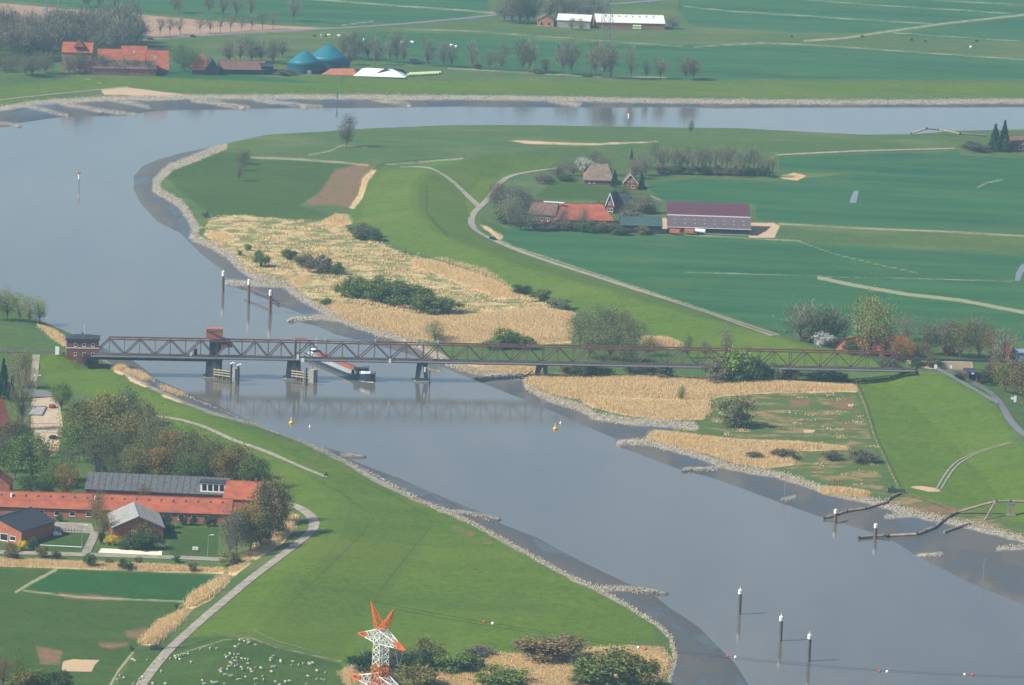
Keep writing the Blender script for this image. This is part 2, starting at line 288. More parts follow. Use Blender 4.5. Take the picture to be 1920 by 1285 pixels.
M['conc'] = mat('concrete', (.30,.28,.25), .85, .35, .5); M['pierd'] = mat('pier_shade_blue', (.05,.06,.08), .6, .4, .4); M['white'] = mat('white_paint', (.78,.78,.76), .5, .08, 1.0)  # pier base colour carries the dark blue of the shade side
M['counter'] = mat('counterweight_orange', (.36,.135,.085), .7, .3, .6); M['brick'] = mat('brick', (.23,.085,.055), .9, .35, .8, col2=(.15,.06,.05)); M['brick2'] = mat('brick_orange', (.36,.13,.07), .9, .3, .8)
M['tile'] = mat('red_tile', (.39,.105,.048), .85, .35, .22, stretch=(1,1,2.5), col2=(.20,.06,.034))
M['fibl'] = mat('pale_mottled_sheet', (.36,.35,.32), .85, .4, .5, stretch=(1,3,1), col2=(.17,.17,.165)); M['tile2'] = mat('tile_brown', (.16,.085,.07), .8, .35, .6); M['slate'] = mat('dark_roof', (.035,.038,.045), .6, .3, .5)
M['pane'] = mat('window_glass', (.02,.025,.03), .1, .1, 1, spec=.6); M['purple'] = mat('purple_sheet', (.095,.034,.044), .55, .25, .5, stretch=(4,1,1)); M['mauve'] = mat('mauve_sheet', (.115,.082,.085), .6, .25, .5, stretch=(4,1,1))
M['thatch'] = mat('thatch', (.19,.14,.105), .95, .35, .5); M['teal'] = mat('teal_membrane', (.008,.13,.17), .5, .15, .3); M['teald'] = mat('teal_wall', (.006,.06,.09), .6, .2, .3)
M['fib'] = mat('fibre_cement', (.13,.13,.13), .85, .4, .9, stretch=(1,3,1), col2=(.045,.047,.055)); M['fibp'] = mat('pale_fibre_cement', (.62,.62,.55), .8, .15, .4); M['greenroof'] = mat('green_sheet', (.045,.085,.075), .6, .25, .4)
M['timber'] = mat('fender_timber', (.20,.16,.095), .9, .4, 1.0); M['timberp'] = mat('pale_waling', (.40,.36,.24), .8, .25, 1.0); M['weed'] = mat('weedy_pile', (.05,.055,.045), .7, .7, 1.2, col2=(.16,.17,.15)); M['rpile'] = mat('rusty_pile', (.16,.095,.075), .8, .45, .8)
M['hull'] = mat('hull_blue_black', (.02,.03,.055), .35, .3, .6, spec=.5); M['deckg'] = mat('deck_grey', (.28,.31,.32), .6, .25, .8); M['hatch'] = mat('hatch_rust', (.27,.085,.048), .7, .3, .5)
M['orange'] = mat('pylon_orange', (.62,.13,.035), .55, .1, 1.0); M['pwhite'] = mat('pylon_white', (.66,.66,.62), .5, .06, 1.0); M['insul'] = mat('insulator', (.10,.20,.18), .3, .2, 1); M['yellow'] = mat('buoy_yellow', (.75,.42,.03), .5, .1, 1); M['red'] = mat('signal_red', (.65,.05,.04), .5, .1, 1)
M['wool'] = mat('wool', (.44,.40,.32), .95, .2, 1.5); M['cow'] = mat('cow_hide', (.03,.025,.022), .8, .3, .6); M['carp'] = mat('car_paint_dark', (.012,.015,.03), .25, .1, 1, spec=.6); M['cloth'] = mat('dark_cloth', (.03,.03,.04), .9, .3, 2); M['skin'] = mat('skin', (.5,.3,.2), .7, .1, 2)
M['asph'] = mat('asphalt', (.155,.15,.155), .9, .2, .35); M['path'] = mat('pale_path', (.27,.24,.19), .9, .4, .3); M['pave'] = mat('paving', (.42,.33,.225), .9, .25, .35); M['sandp'] = mat('court_sand', (.72,.66,.47), .95, .08, .5); M['ballast'] = mat('ballast', (.17,.12,.10), .95, .35, .7)
M['rock'] = mat('riprap_rock', (.40,.345,.25), .9, .45, .6, col2=(.14,.12,.09)); M['rusty'] = mat('rusty_pipe', (.20,.12,.09), .75, .45, .5, col2=(.33,.27,.21)); M['bale'] = mat('bale_wrap', (.55,.62,.33), .4, .15, .8); M['silage'] = mat('silage_cover', (.03,.03,.035), .5, .3, .4); M['forsy'] = M['leaf']

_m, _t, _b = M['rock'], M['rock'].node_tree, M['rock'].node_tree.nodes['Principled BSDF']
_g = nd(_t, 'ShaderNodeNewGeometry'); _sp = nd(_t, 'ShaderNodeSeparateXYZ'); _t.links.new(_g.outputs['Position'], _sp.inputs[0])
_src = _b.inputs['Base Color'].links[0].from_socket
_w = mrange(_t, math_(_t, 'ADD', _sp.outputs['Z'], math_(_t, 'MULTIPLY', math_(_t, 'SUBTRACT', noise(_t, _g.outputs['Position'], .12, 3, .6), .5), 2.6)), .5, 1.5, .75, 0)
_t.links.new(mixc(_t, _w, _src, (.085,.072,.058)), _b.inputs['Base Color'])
# ---------------------------------------------------------------- ground sheet
rows_py = np.arange(1440, -130, -3.0)
Yr = plane(np.full(len(rows_py), 960.0), rows_py, 2.0)[:, 1]
Yr = np.concatenate([[-400, 0, 400, 800, 1050, 1180], Yr[Yr > 1230], Yr[-1] * np.geomspace(1.05, 3.4, 14)])
uc = np.arange(-260, 2190, 3.6); uu = (uc - 960.0) / FPX
uu = np.concatenate([[-3.0, -1.6, -.9, -.5, -.3, -.2, -.16], uu, [.16, .2, .3, .5, .9, 1.6, 3.0]])
GX = uu[None, :] * np.maximum(Yr, 900.0)[:, None]; GY = np.repeat(Yr[:, None], len(uu), 1)
nr, nc = GX.shape; gx, gy = GX.ravel(), GY.ravel()
gzv = gz(gx, gy)
V = np.stack([gx, gy, gzv], 1)
vis = gy > 1200
pu, pv = np.full(len(gx), -9e3), np.full(len(gx), -9e3)
pu[vis], pv[vis] = project(V[vis])
def zone(polys, lines=None, fac=1.0):
    s = np.full(len(gx), -40.0)
    for p in polys or []:
        a = np.array(p, float); lo, hi = a.min(0) - 30, a.max(0) + 30
        k = np.nonzero((pu > lo[0]) & (pu < hi[0]) & (pv > lo[1]) & (pv < hi[1]))[0]
        if len(k) == 0: continue
        d = dseg(pu[k], pv[k], a, True); d = np.where(inpoly(pu[k], pv[k], a), d, -d); s[k] = np.maximum(s[k], d)
    for p, w in lines or []:
        a = np.array(p, float); lo, hi = a.min(0) - 30, a.max(0) + 30
        k = np.nonzero((pu > lo[0]) & (pu < hi[0]) & (pv > lo[1]) & (pv < hi[1]))[0]
        if len(k) == 0: continue
        s[k] = np.maximum(s[k], w - dseg(pu[k], pv[k], a))
    return np.maximum(s, -40)
ATT = {k: zone(Z[k]) for k in Z}
ATT['line'] = zone(None, LINES); ATT['dline'] = zone(None, DLINES); ATT['stone'] = zone(None, STONES); ATT['mud'] = zone(MUD_P)
shore = np.where(gzv < .55, 6.0, -6.0) * np.clip(np.abs(gzv - .55) * 2, 0, 1); ATT['mud'] = np.maximum(ATT['mud'], np.where(ATT['stone'] > 0, -40, shore))
gm, t, b = newmat('ground_cover'); g = nd(t, 'ShaderNodeNewGeometry'); P = g.outputs['Position']
n_big = noise(t, P, .012, 3, .5); n_mid = noise(t, P, .07, 4, .6); n_fine = noise(t, P, .55, 3, .7); n_row = noise(t, P, .03, 3, .6, (.25, 1.0, 1)); n_edge = noise(t, P, .16, 3, .6)
n_tuft = noise(t, P, .28, 4, .75)
rotm = nd(t, 'ShaderNodeMapping'); rotm.inputs['Rotation'].default_value = (0, 0, .12); t.links.new(P, rotm.inputs[0])
n_str = noise(t, rotm.outputs[0], .05, 4, .65, (.12, 1.0, 1)); n_pat = noise(t, P, .02, 5, .65, (.5, 1, 1))
def att(k): a = nd(t, 'ShaderNodeAttribute'); a.attribute_name = 'z_' + k; return a.outputs['Fac']
def mask(k, amp, w, nz=None):
    v = math_(t, 'ADD', att(k), math_(t, 'MULTIPLY', math_(t, 'SUBTRACT', nz or n_edge, .5), amp)); return mrange(t, v, -w, w, 0, 1)
def grass(a, bcol, c):
    x = mixc(t, mrange(t, n_big, .32, .68, 0, 1), a, bcol); x = mixc(t, mrange(t, n_mid, .42, .75, 0, .75), x, c)
    x = mixc(t, mrange(t, n_tuft, .46, .62, 0, .45), x, tuple(v * .62 for v in a)); x = mixc(t, mrange(t, n_row, .56, .72, 0, .35), x, tuple(v * 1.35 for v in c))
    return mixc(t, mrange(t, n_fine, .35, .7, 0, .45), x, tuple(v * .5 for v in a))
base = grass((.072,.122,.028), (.056,.115,.03), (.105,.128,.04))
dike = grass((.082,.142,.013), (.102,.150,.014), (.074,.118,.017))
field = mixc(t, mrange(t, n_row, .35, .65, 0, 1), grass((.022,.098,.030), (.018,.082,.034), (.042,.105,.032)), (.027,.094,.028))
lawn = grass((.052,.098,.016), (.042,.086,.016), (.072,.104,.026))
n_cl = noise(t, P, .11, 4, .7)
marsh = mixc(t, mrange(t, n_cl, .44, .56, 0, 1), (.15,.16,.055), (.44,.335,.165)); marsh = mixc(t, mrange(t, n_mid, .5, .68, 0, .6), marsh, (.14,.155,.05))
marsh2 = mixc(t, mrange(t, noise(t, P, .11, 4, .7, (.6, 1, 1)), .50, .60, 0, .85), grass((.085,.125,.03), (.07,.115,.03), (.12,.13,.04)), mixc(t, n_tuft, (.19,.11,.06), (.30,.22,.10)))
reedg = mixc(t, n_fine, (.44,.31,.16), (.62,.47,.26))
brown = mixc(t, mrange(t, n_tuft, .45, .6, 0, 1), (.20,.105,.06), (.11,.11,.045))
plough = mixc(t, n_row, (.27,.17,.12), (.35,.24,.17)); earth = mixc(t, n_mid, (.40,.265,.155), (.48,.36,.23))
stone = mixc(t, mrange(t, n_fine, .35, .65, 0, 1), (.15,.125,.092), (.40,.345,.25))
wet = mrange(t, noise(t, P, .045, 4, .6, (1, .35, 1)), .44, .58, 0, 1)
mud = mixc(t, wet, (.084,.078,.068), (.056,.056,.053))
field = mixc(t, mrange(t, n_str, .45, .62, 0, .5), field, (.045,.125,.045)); field = mixc(t, mrange(t, n_str, .30, .44, .5, 0), field, (.014,.066,.03)); field = mixc(t, mrange(t, n_pat, .52, .66, 0, .55), field, (.06,.115,.035))
dike = mixc(t, mrange(t, n_pat, .5, .66, 0, .5), dike, (.115,.145,.022)); dike = mixc(t, mrange(t, n_str, .32, .45, .35, 0), dike, (.05,.092,.013)); base = mixc(t, mrange(t, n_pat, .5, .66, 0, .5), base, (.14,.145,.055))
wv = nd(t, 'ShaderNodeTexWave'); wv.inputs['Scale'].default_value = .025; wv.inputs['Distortion'].default_value = .6; wv.inputs['Detail'].default_value = 1.0; wv.bands_direction = 'Y'; t.links.new(rotm.outputs[0], wv.inputs[0])
field = mixc(t, mrange(t, wv.outputs['Fac'], .90, .99, 0, .4), field, (.05,.10,.04))
c = base
for k, colr, amp, w in (('dike', dike, 5, 3), ('field', field, 4, 1.5), ('lawn', lawn, 4, 2), ('nfield', grass((.026,.092,.018), (.022,.08,.018), (.04,.095,.02)), 3, 1.2), ('plough', plough, 2, 1), ('marsh', marsh, 10, 2), ('marsh2', marsh2, 8, 3), ('brown', brown, 12, 3), ('earth', earth, 3, .8), ('reedg', reedg, 5, 1.2)):
    c = mixc(t, mask(k, amp, w), c, colr)
c = mixc(t, math_(t, 'MULTIPLY', mask('dline', 3.0, 1.2, n_tuft), .55), c, (.03,.055,.02))
c = mixc(t, math_(t, 'MULTIPLY', mask('line', 4.5, 1.0, n_tuft), .62), c, (.36,.32,.20))
mm = mask('mud', 2.5, .8); c = mixc(t, mm, c, mud)
c = mixc(t, mask('stone', 8, 2.0), c, stone)
t.links.new(c, b.inputs['Base Color'])
rg = mixf(t, mm, .95, mixf(t, wet, .7, .30)); t.links.new(rg, b.inputs['Roughness']); t.links.new(mixf(t, mm, .08, .38), b.inputs['Specular IOR Level'])
bp = nd(t, 'ShaderNodeBump'); bp.inputs['Strength'].default_value = .5; bp.inputs['Distance'].default_value = .5
t.links.new(mixf(t, mm, n_fine, math_(t, 'MULTIPLY', n_mid, .35)), bp.inputs['Height']); t.links.new(bp.outputs[0], b.inputs['Normal'])
ii, jj = np.meshgrid(np.arange(nr - 1), np.arange(nc - 1), indexing='ij'); a0 = (ii * nc + jj).ravel()
Fq = np.stack([a0, a0 + 1, a0 + nc + 1, a0 + nc], 1)
fm = lambda k: ATT[k][Fq].mean(1)
fmud = (fm('mud') > 0) & (fm('stone') < 0) & (gzv[Fq].mean(1) > -.25); ffield = (fm('field') > 0) & ~fmud
def sheet(name, sel, label, cat):
    F = Fq[sel]; idx = np.unique(F); mp = np.full(len(gx), -1); mp[idx] = np.arange(len(idx))
    me = npmesh(name, V[idx], mp[F], gm, True)
    for k in ATT: a = me.attributes.new('z_' + k, 'FLOAT', 'POINT'); a.data.foreach_set('value', ATT[k][idx].astype(np.float32))
    return tag(link(name, me), label, cat, None, 'structure')
sheet('ground', ~fmud & ~ffield, 'green meadows, dikes and river forelands of the flat marsh country', 'ground')
sheet('mud_flat', fmud, 'wet grey mud flats bared along the river edge', 'mud')
sheet('crop_field', ffield, 'lush dark green fields behind the dikes', 'field')
# ---------------------------------------------------------------- river
wm, t, b = newmat('river_water'); g = nd(t, 'ShaderNodeNewGeometry'); P = g.outputs['Position']
t.links.new(mixc(t, mrange(t, noise(t, P, .009, 5, .65, (1, .25, 1)), .35, .65, 0, 1), (.125,.113,.092), (.085,.082,.072)), b.inputs['Base Color'])
b.inputs['IOR'].default_value = 1.33; b.inputs['Specular IOR Level'].default_value = .5
pn = mrange(t, noise(t, P, .012, 5, .65, (1, .2, 1)), .4, .65, 0, 1); t.links.new(mixf(t, pn, .025, .085), b.inputs['Roughness'])
bp = nd(t, 'ShaderNodeBump'); bp.inputs['Strength'].default_value = .09; bp.inputs['Distance'].default_value = .3
t.links.new(math_(t, 'ADD', noise(t, P, .8, 3, .6), math_(t, 'MULTIPLY', noise(t, P, .12, 3, .6, (1, .4, 1)), 2.0)), bp.inputs['Height']); t.links.new(bp.outputs[0], b.inputs['Normal'])
x0 = plane([-400, 2320], [640, 640], 0)
mb = MB(); mb.add([(-420, 1150, 0), (420, 1150, 0), (640, 3330, 0), (-640, 3330, 0)], [(0, 1, 2, 3)])
tag(mb.build('river', wm), 'broad grey-blue tidal river bending round the marshy point', 'river', None, 'structure')
def pond(poly, label):
    pts = [at(*p) for p in poly]; z = max(p.z for p in pts) + .06
    tag(MB().add([(p.x, p.y, z) for p in pts], [tuple(range(len(pts)))[::-1]]).build('pond', wm), label, 'pond', None, 'structure')
pond([(1593,381),(1596,370),(1601,358),(1610,358),(1608,370),(1605,381)], 'narrow still pond in the green field right of the purple barn')
pond([(1903,527),(1905,512),(1914,497),(1935,488),(1935,498),(1918,512),(1912,527)], 'crooked strip of still water at the right edge field')
# ---------------------------------------------------------------- roads and paths
def ribbon(name, pts, width, m, label, cat='road', dz=.14, crossoff=0.0):
    q = []
    for (ax, ay), (bx, by) in zip(pts[:-1], pts[1:]):
        n = max(1, int(math.hypot(bx - ax, by - ay) / 9)); q += [(ax + (bx - ax) * i / n, ay + (by - ay) * i / n) for i in range(n)]
    q.append(pts[-1]); w = np.array([at(*p) for p in q])[:, :2]
    for _ in range(3): w[1:-1] = (w[:-2] + 2 * w[1:-1] + w[2:]) / 4
    tg = np.gradient(w, axis=0); tg /= np.linalg.norm(tg, axis=1)[:, None] + 1e-9; nn = np.stack([-tg[:, 1], tg[:, 0]], 1)
    offs = np.array([-.5, 0, .5]) * width + crossoff; vs = []
    for o in offs:
        p = w + nn * o; vs.append(np.column_stack([p, np.maximum(gz(p[:, 0], p[:, 1]), 0) + dz]))
    n = len(w); Vv = np.concatenate(vs); F = []
    for k in range(2): F += [(k*n+i, (k+1)*n+i, (k+1)*n+i+1, k*n+i+1) for i in range(n-1)]
    Fa = np.array(F)[:, ::-1]
    o = link(name, npmesh(name, Vv, Fa, m, True)); tag(o, label, cat, None, 'structure'); return o
ribbon('dike_road', [(1055,314),(991,323),(948,331),(934,341),(926,356),(918,375),(898,388),(881,405),(876,418),(886,431),(924,450),(975,472),(1041,495),(1142,527),(1280,572),(1347,594),(1400,614),(1450,630)], 3.4, M['path'], 'pale road along the inland foot of the green dike')
ribbon('path', [(898,388),(888,378),(854,345),(827,324),(790,313),(750,314)], 3.2, M['path'], 'pale track climbing over the dike from the road fork', 'path', .20)
ribbon('far_road', [(200,79),(285,73),(430,64),(640,53),(760,45),(880,34),(940,27),(1040,17),(1200,4),(1300,-5)], 7.0, M['asph'], 'far straight road across the fields beyond the river')
ribbon('path', [(-40,192),(0,188),(90,178),(190,168),(240,163)], 2.6, M['path'], 'pale path on the far bank left of the sand bluff', 'path')
ribbon('path', [(1455,291),(1600,284),(1700,281),(1790,279)], 2.4, M['path'], 'pale straight lane beyond the field right of the bare copse', 'path')
ribbon('path', [(291,781),(334,786),(385,801),(435,825),(502,848),(569,878),(612,895)], 2.2, M['path'], 'thin grey path on the near dike above the trees', 'path')
ribbon('dike_road', [(500,925),(525,939),(562,952),(589,970),(597,984),(582,1000),(535,1037),(468,1087),(385,1157),(318,1217),(284,1257),(264,1286),(235,1330)], 3.6, M['path'], 'grey dike road bending down past the reed ditch to the sheep')
ribbon('street', [(-60,1034),(0,1036),(167,1041),(335,1046),(425,1050)], 5.5, M['path'], 'grey paved street in front of the school buildings')
ribbon('path', [(160,1040),(172,1015),(180,998)], 3.0, M['path'], 'short paved path from the street to the school yard', 'path', .2)
ribbon('road', [(1822,721),(1843,728),(1861,739),(1873,751),(1882,767),(1891,784),(1901,799),(1920,815),(1970,850)], 3.2, M['asph'], 'dark asphalt lane curving down from the underpass by the right edge')
for k, o in enumerate((-.85, .85)):
    ribbon('wheel_rut', [(1896,830),(1844,845),(1805,860),(1790,872),(1775,890),(1767,905),(1760,918)], .75, M['path'], ('outer' if k else 'inner') + ' of two pale wheel ruts curving over the right dike', 'track', .16, o)
ribbon('asphalt_path', [(48,735),(62,728),(85,745)], 9.0, M['asph'], 'dark asphalt apron behind the paved square at the left', 'road')
ribbon('path', [(62,716),(66,690),(68,666)], 3.0, M['path'], 'pale path climbing from the square to the railway', 'path')
for pts, w, lab in (([(66,748),(112,748)], 30, None),):
    pass
def patch(name, poly, m, label, cat, dz=.12):
    pts = [at(*p) for p in poly]; mb = MB().add([(p.x, p.y, p.z + dz) for p in pts], [tuple(range(len(pts)))])
    return tag(mb.build(name, m), label, cat, None, 'structure')
patch('pavement', [(60,795),(112,795),(108,748),(66,748)], M['pave'], 'beige paved square with a framed bed at the left', 'pavement')
patch('pavement', [(64,812),(108,812),(112,798),(61,798)], M['pave'], 'upper paved terrace strip below the beige square', 'pavement')
patch('pavement', [(64,832),(98,832),(104,816),(63,816)], M['pave'], 'lower paved terrace strip with a person walking', 'pavement')
patch('school_yard', [(100,998),(178,1001),(172,982),(104,979)], M['path'], 'grey paved yard between the dark roofed hall and school wing', 'pavement')
patch('sand_court', [(184,1037),(303,1042),(304,1034),(190,1029)], M['sandp'], 'pale sand volleyball court beside the street', 'court')
# ---------------------------------------------------------------- reeds, riprap and marsh tufts (nobody could count them)
def blades(pts, h, wid, lean, per, hf=None):
    n = len(pts) * per; base = np.repeat(pts, per, 0) + np.column_stack([rng.normal(0, .8, (n, 2)), np.zeros(n)])
    a = rng.uniform(0, np.pi, n); w = wid * rng.uniform(.6, 1.4, n); hh = h * rng.uniform(.55, 1.2, n) * (1.0 if hf is None else np.repeat(hf, per))
    dx, dy = np.cos(a) * w / 2, np.sin(a) * w / 2; lx, ly = rng.normal(0, lean, n) * hh + .08 * hh, rng.normal(0, lean, n) * hh
    z = np.zeros(n); v = np.stack([base + np.column_stack([-dx, -dy, z - .1]), base + np.column_stack([dx, dy, z - .1]), base + np.column_stack([lx + dx * .6, ly + dy * .6, hh]), base + np.column_stack([lx - dx * .6, ly - dy * .6, hh * .93])], 1).reshape(-1, 3)
    return v, np.arange(4 * n).reshape(-1, 4)
def scatter(poly, perpx, z=2.4):
    a = np.array(poly, float); lo, hi = a.min(0), a.max(0); n = int((hi - lo).prod() * perpx)
    q = rng.uniform(lo, hi, (n, 2)); q = q[inpoly(q[:, 0], q[:, 1], a)]
    w = plane(q[:, 0], q[:, 1], z); w[:, 2] = gz(w[:, 0], w[:, 1]); return w
rm, t, b = newmat('dry_reed'); g = nd(t, 'ShaderNodeNewGeometry')
cc = mixc(t, g.outputs['Random Per Island'], (.52,.365,.18), (.75,.595,.33)); cc = mixc(t, mrange(t, noise(t, g.outputs['Position'], .05, 3, .6), .4, .62, 0, .6), cc, (.69,.50,.245))
t.links.new(cc, b.inputs['Base Color']); b.inputs['Roughness'].default_value = .8; b.inputs['Specular IOR Level'].default_value = .15
tr = nd(t, 'ShaderNodeBsdfTranslucent'); t.links.new(cc, tr.inputs[0]); mx = nd(t, 'ShaderNodeMixShader'); mx.inputs[0].default_value = .3
t.links.new(b.outputs[0], mx.inputs[1]); t.links.new(tr.outputs[0], mx.inputs[2]); t.links.new(mx.outputs[0], t.nodes['Material Output'].inputs[0])
RLAB = ['dry reeds along the stone bank just behind the bridge','strip of dry reeds along the foot of the far dike slope','broad golden reed bed in front of the bridge piers on land','lower lobe of golden reeds above the stone edge','ragged reed bed on the mud shore below the green marsh','small upright reed clump by the pipeline','low reeds under the bridge beside the stones','reed patch between bridge and dike slope','round reed clump beside the brick bridge house','thin reed strip below the round clump','thinnest reed strip on the near stone bank','reeds by the willow trees at the left edge',
  'lowest reed strip in the ditch beside the dike road','second reed strip up the ditch beside the dike road','short reed strip at the ditch corner by the school street','top reed strip below the dark school trees','long low reeds in the ditch along the school street','reeds in the street ditch at the left edge','straw coloured reeds among bushes at the lower edge','reed tuft left of the orange pylon','pale dry ditch reeds curving beside the dike toe','reed mound at the corner of the marsh by the dike','reddish reeds by the point of the marsh','reeds behind the stone groyne with white capped piles','pale heap of dry reeds right of the bare copse','dry reeds by the dike road bend']
for (poly, h), lab in zip(REEDS, RLAB):
    pts = scatter(poly, .85 if poly[0][1] > 500 else .6); near = poly[0][1] > 950
    u_, v_ = project(pts); e_ = dseg(u_, v_, np.array(poly, float), True); patchy = .75 + .25 * np.sin(pts[:, 0] * .11 + 2 * np.sin(pts[:, 1] * .05)) ; hf = (.40 + .60 * np.clip(e_ / 7, 0, 1)) * patchy; kp = rng.uniform(0, 1, len(pts)) < .35 + .65 * np.clip(e_ / 4, 0, 1); pts, hf = pts[kp], hf[kp]
    v, f = blades(pts, h * .85, .125, .10, 7 if near else 6, hf)
    tag(link('reed_bed', npmesh('reed_bed', v, f, rm)), lab, 'reeds', 'reed beds', 'stuff')
for k, poly in enumerate([Z['marsh'][0], Z['marsh2'][0]]):
    pts = np.repeat(scatter(poly, .0015 if k else .010), 10, 0); pts[:, :2] += rng.normal(0, 1.3, (len(pts), 2)); pts[:, 2] = gz(pts[:, 0], pts[:, 1]); v, f = blades(pts, .45 if k else .75, .4, .35, 3)
    tag(link('marsh_grass', npmesh('marsh_grass', v, f, rm)), ['tussocks of dry grass on the marsh point behind the bridge', 'tussocks of dry grass on the green marsh in front of the bridge'][k], 'marsh grass', None, 'stuff')
OCT = np.array([(1,0,0),(0,1,0),(-1,0,0),(0,-1,0),(0,0,.75),(0,0,-.5)], float); OF = np.array([(0,1,4),(1,2,4),(2,3,4),(3,0,4),(1,0,5),(2,1,5),(3,2,5),(0,3,5)])
def rocks(lines, step, label):
    P_ = []
    for p, w in lines:
        for (ax, ay), (bx, by) in zip(p[:-1], p[1:]):
            L = math.hypot(bx - ax, by - ay); n = max(2, int(L * w * 2 / step)); u = rng.uniform(0, 1, n); o = (rng.uniform(-1, 1, n) + rng.uniform(-1, 1, n)) * .62 * (w + 1.2)
            P_.append(np.column_stack([ax + (bx-ax)*u - (by-ay)/L*o, ay + (by-ay)*u + (bx-ax)/L*o]))
    q = np.concatenate(P_); w = plane(q[:, 0], q[:, 1], 1.8); w[:, 2] = gz(w[:, 0], w[:, 1]); w = w[w[:, 2] > .05]; n = len(w)
    s = (.22 + .62 * rng.beta(1.3, 3.2, n))[:, None, None]; ang = rng.uniform(0, 6.28, n); j = OCT[None] * rng.uniform(.6, 1.3, (n, 6, 1)) * s
    c_, s_ = np.cos(ang)[:, None], np.sin(ang)[:, None]; j = np.stack([j[:, :, 0]*c_ - j[:, :, 1]*s_, j[:, :, 0]*s_ + j[:, :, 1]*c_, j[:, :, 2]], 2)
    v = (w[:, None] + j).reshape(-1, 3); f = (OF[None] + (np.arange(n) * 6)[:, None, None]).reshape(-1, 3)
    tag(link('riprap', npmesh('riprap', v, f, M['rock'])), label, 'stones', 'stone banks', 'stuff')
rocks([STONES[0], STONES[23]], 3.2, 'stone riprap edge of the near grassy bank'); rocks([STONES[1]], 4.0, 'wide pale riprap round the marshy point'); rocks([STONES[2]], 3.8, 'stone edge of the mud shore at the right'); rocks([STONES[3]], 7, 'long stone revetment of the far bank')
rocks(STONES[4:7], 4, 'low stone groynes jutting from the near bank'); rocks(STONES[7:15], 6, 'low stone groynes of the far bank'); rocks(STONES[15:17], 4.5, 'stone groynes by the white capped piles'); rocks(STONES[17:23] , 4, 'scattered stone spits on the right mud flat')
# ---------------------------------------------------------------- railway bridge
BY = lambda x: 668.0 + .0185 * (x - 190.0)
PIERX = [176, 405, 552, 793, 1018, 1252, 1482, 1716]
ZW = 8.6
pw = [atz(x, BY(x), ZW) for x in PIERX]
b0, b1 = pw[0], pw[-1]; bd = (b1 - b0); bd.z = 0; BANG = math.atan2(bd.y, bd.x); bd.normalize()
sx = [(p - b0).dot(bd) for p in pw]
def bpt(s, y=0.0, z=0.0):
    n = Vector((-bd.y, bd.x, 0)); return Vector((b0.x, b0.y, 0)) + bd * s + n * y + Vector((0, 0, z))
BWID, BH = 5.2, 6.9
_mc = {}
def bar(L, w, h, m):
    k = (round(L, 2), w, h, m.name)
    if k not in _mc: _mc[k] = MB().box(0, L, -w/2, w/2, -h/2, h/2).mesh('bar', m)
    return _mc[k]
def member(name, p, q, w, h, m, par):
    p, q = Vector(p), Vector(q); d = q - p; o = link(name, bar(d.length, w, h, m), par, p)
    o.rotation_mode = 'QUATERNION'; o.rotation_quaternion = d.to_track_quat('X', 'Z'); return o
def span(s0, s1, waves, label, deep=False, portal_l=False, portal_r=False):
    L = s1 - s0; r = thing('truss_span', label, 'bridge span', bpt(s0, 1.2, ZW), BANG, 'steel truss spans of the railway bridge')
    p = L / (2 * waves); g0, g1 = .12, L - .12
    tm = M['rust_top']; dm = M['rust']; sm = M['steel']
    for y in (0.0, BWID):
        member('bottom_chord', (g0, y, 0), (g1, y, 0), .42, .55, dm, r)
        member('top_chord', (p if portal_l else g0, y, BH), (L - p if portal_r else g1, y, BH), .5, .5, tm, r)
        for k in range(2 * waves):
            a = (k * p, y, 0.2 if k % 2 == 0 else BH - .2); b = ((k + 1) * p, y, BH - .2 if k % 2 == 0 else .2)
            a = (max(a[0], g0), a[1], a[2]); b = (min(b[0], g1), b[1], b[2])
            member('diagonal', a, b, .40, .40 if k % 2 == 0 else .34, dm, r)
        for k in range(1, 2 * waves):
            member('post', (k * p, y, .25), (k * p, y, BH - .25), .20, .20, dm, r)
        if not portal_l: member('post', (g0 + .2, y, .25), (g0 + .2, y, BH - .25), .3, .3, dm, r)
    for k in range(1, 2 * waves, 2): member('top_strut', (k * p, 0, BH), (k * p, BWID, BH), .3, .3, tm, r)
    for k in range(1, 2 * waves - 2, 2):
        member('wind_brace', (k * p, .2, BH + .04), ((k + 2) * p, BWID - .2, BH + .04), .16, .12, tm, r)
    for k in range(0, 2 * waves + 1): member('cross_girder', (min(max(k * p, .3), L - .3), .1, -.15), (min(max(k * p, .3), L - .3), BWID - .1, -.15), .3, .6, M['dark'], r)
    for y in (1.8, 3.4): member('rail_stringer', (g0, y, .1), (g1, y, .1), .3, .45, M['dark'], r)
    MB().box(g0, g1, .9, BWID - .9, .34, .42).build('track_deck', M['ballast'], r)
    mb = MB()
    for y in (1.9, 3.3): mb.box(g0, g1, y - .05, y + .05, .42, .58)
    mb.build('rail', M['dark'], r)
    w = MB().box(g0, g1, -1.25, -.25, -.05, .08).build('walkway', M['galv'], r)
    MB().box(g0, g1, -1.36, -1.27, -.30, .14).build('walkway_edge', M['galv'], w)
    MB().box(g0, g1, -1.0, -.3, -.62, -.32).build('walkway_girder', M['dark'], w)
    rl = MB().box(g0, g1, -1.30, -1.25, 1.05, 1.11).box(g0, g1, -1.30, -1.25, .55, .6); n = int(L / 3.2)
    for i in range(n + 1): x = g0 + (g1 - g0) * i / n; rl.box(x - .05, x + .05, -1.32, -1.24, .1, 1.1)
    rl.build('railing', M['galv'], r)
    if deep:
        for y in (0.15, BWID - .15):
            MB().box(g0, g1, y - .15, y + .15, -1.7, -.9).build('lower_girder', M['dark'], r)
        n = 10
        for i in range(n): x = 1 + (L - 2) * i / (n - 1); MB().box(x - .9, x + .9, -.2, BWID + .1, -1.6, -.6).build('girder_stiffener', M['dark'], r)
    return r
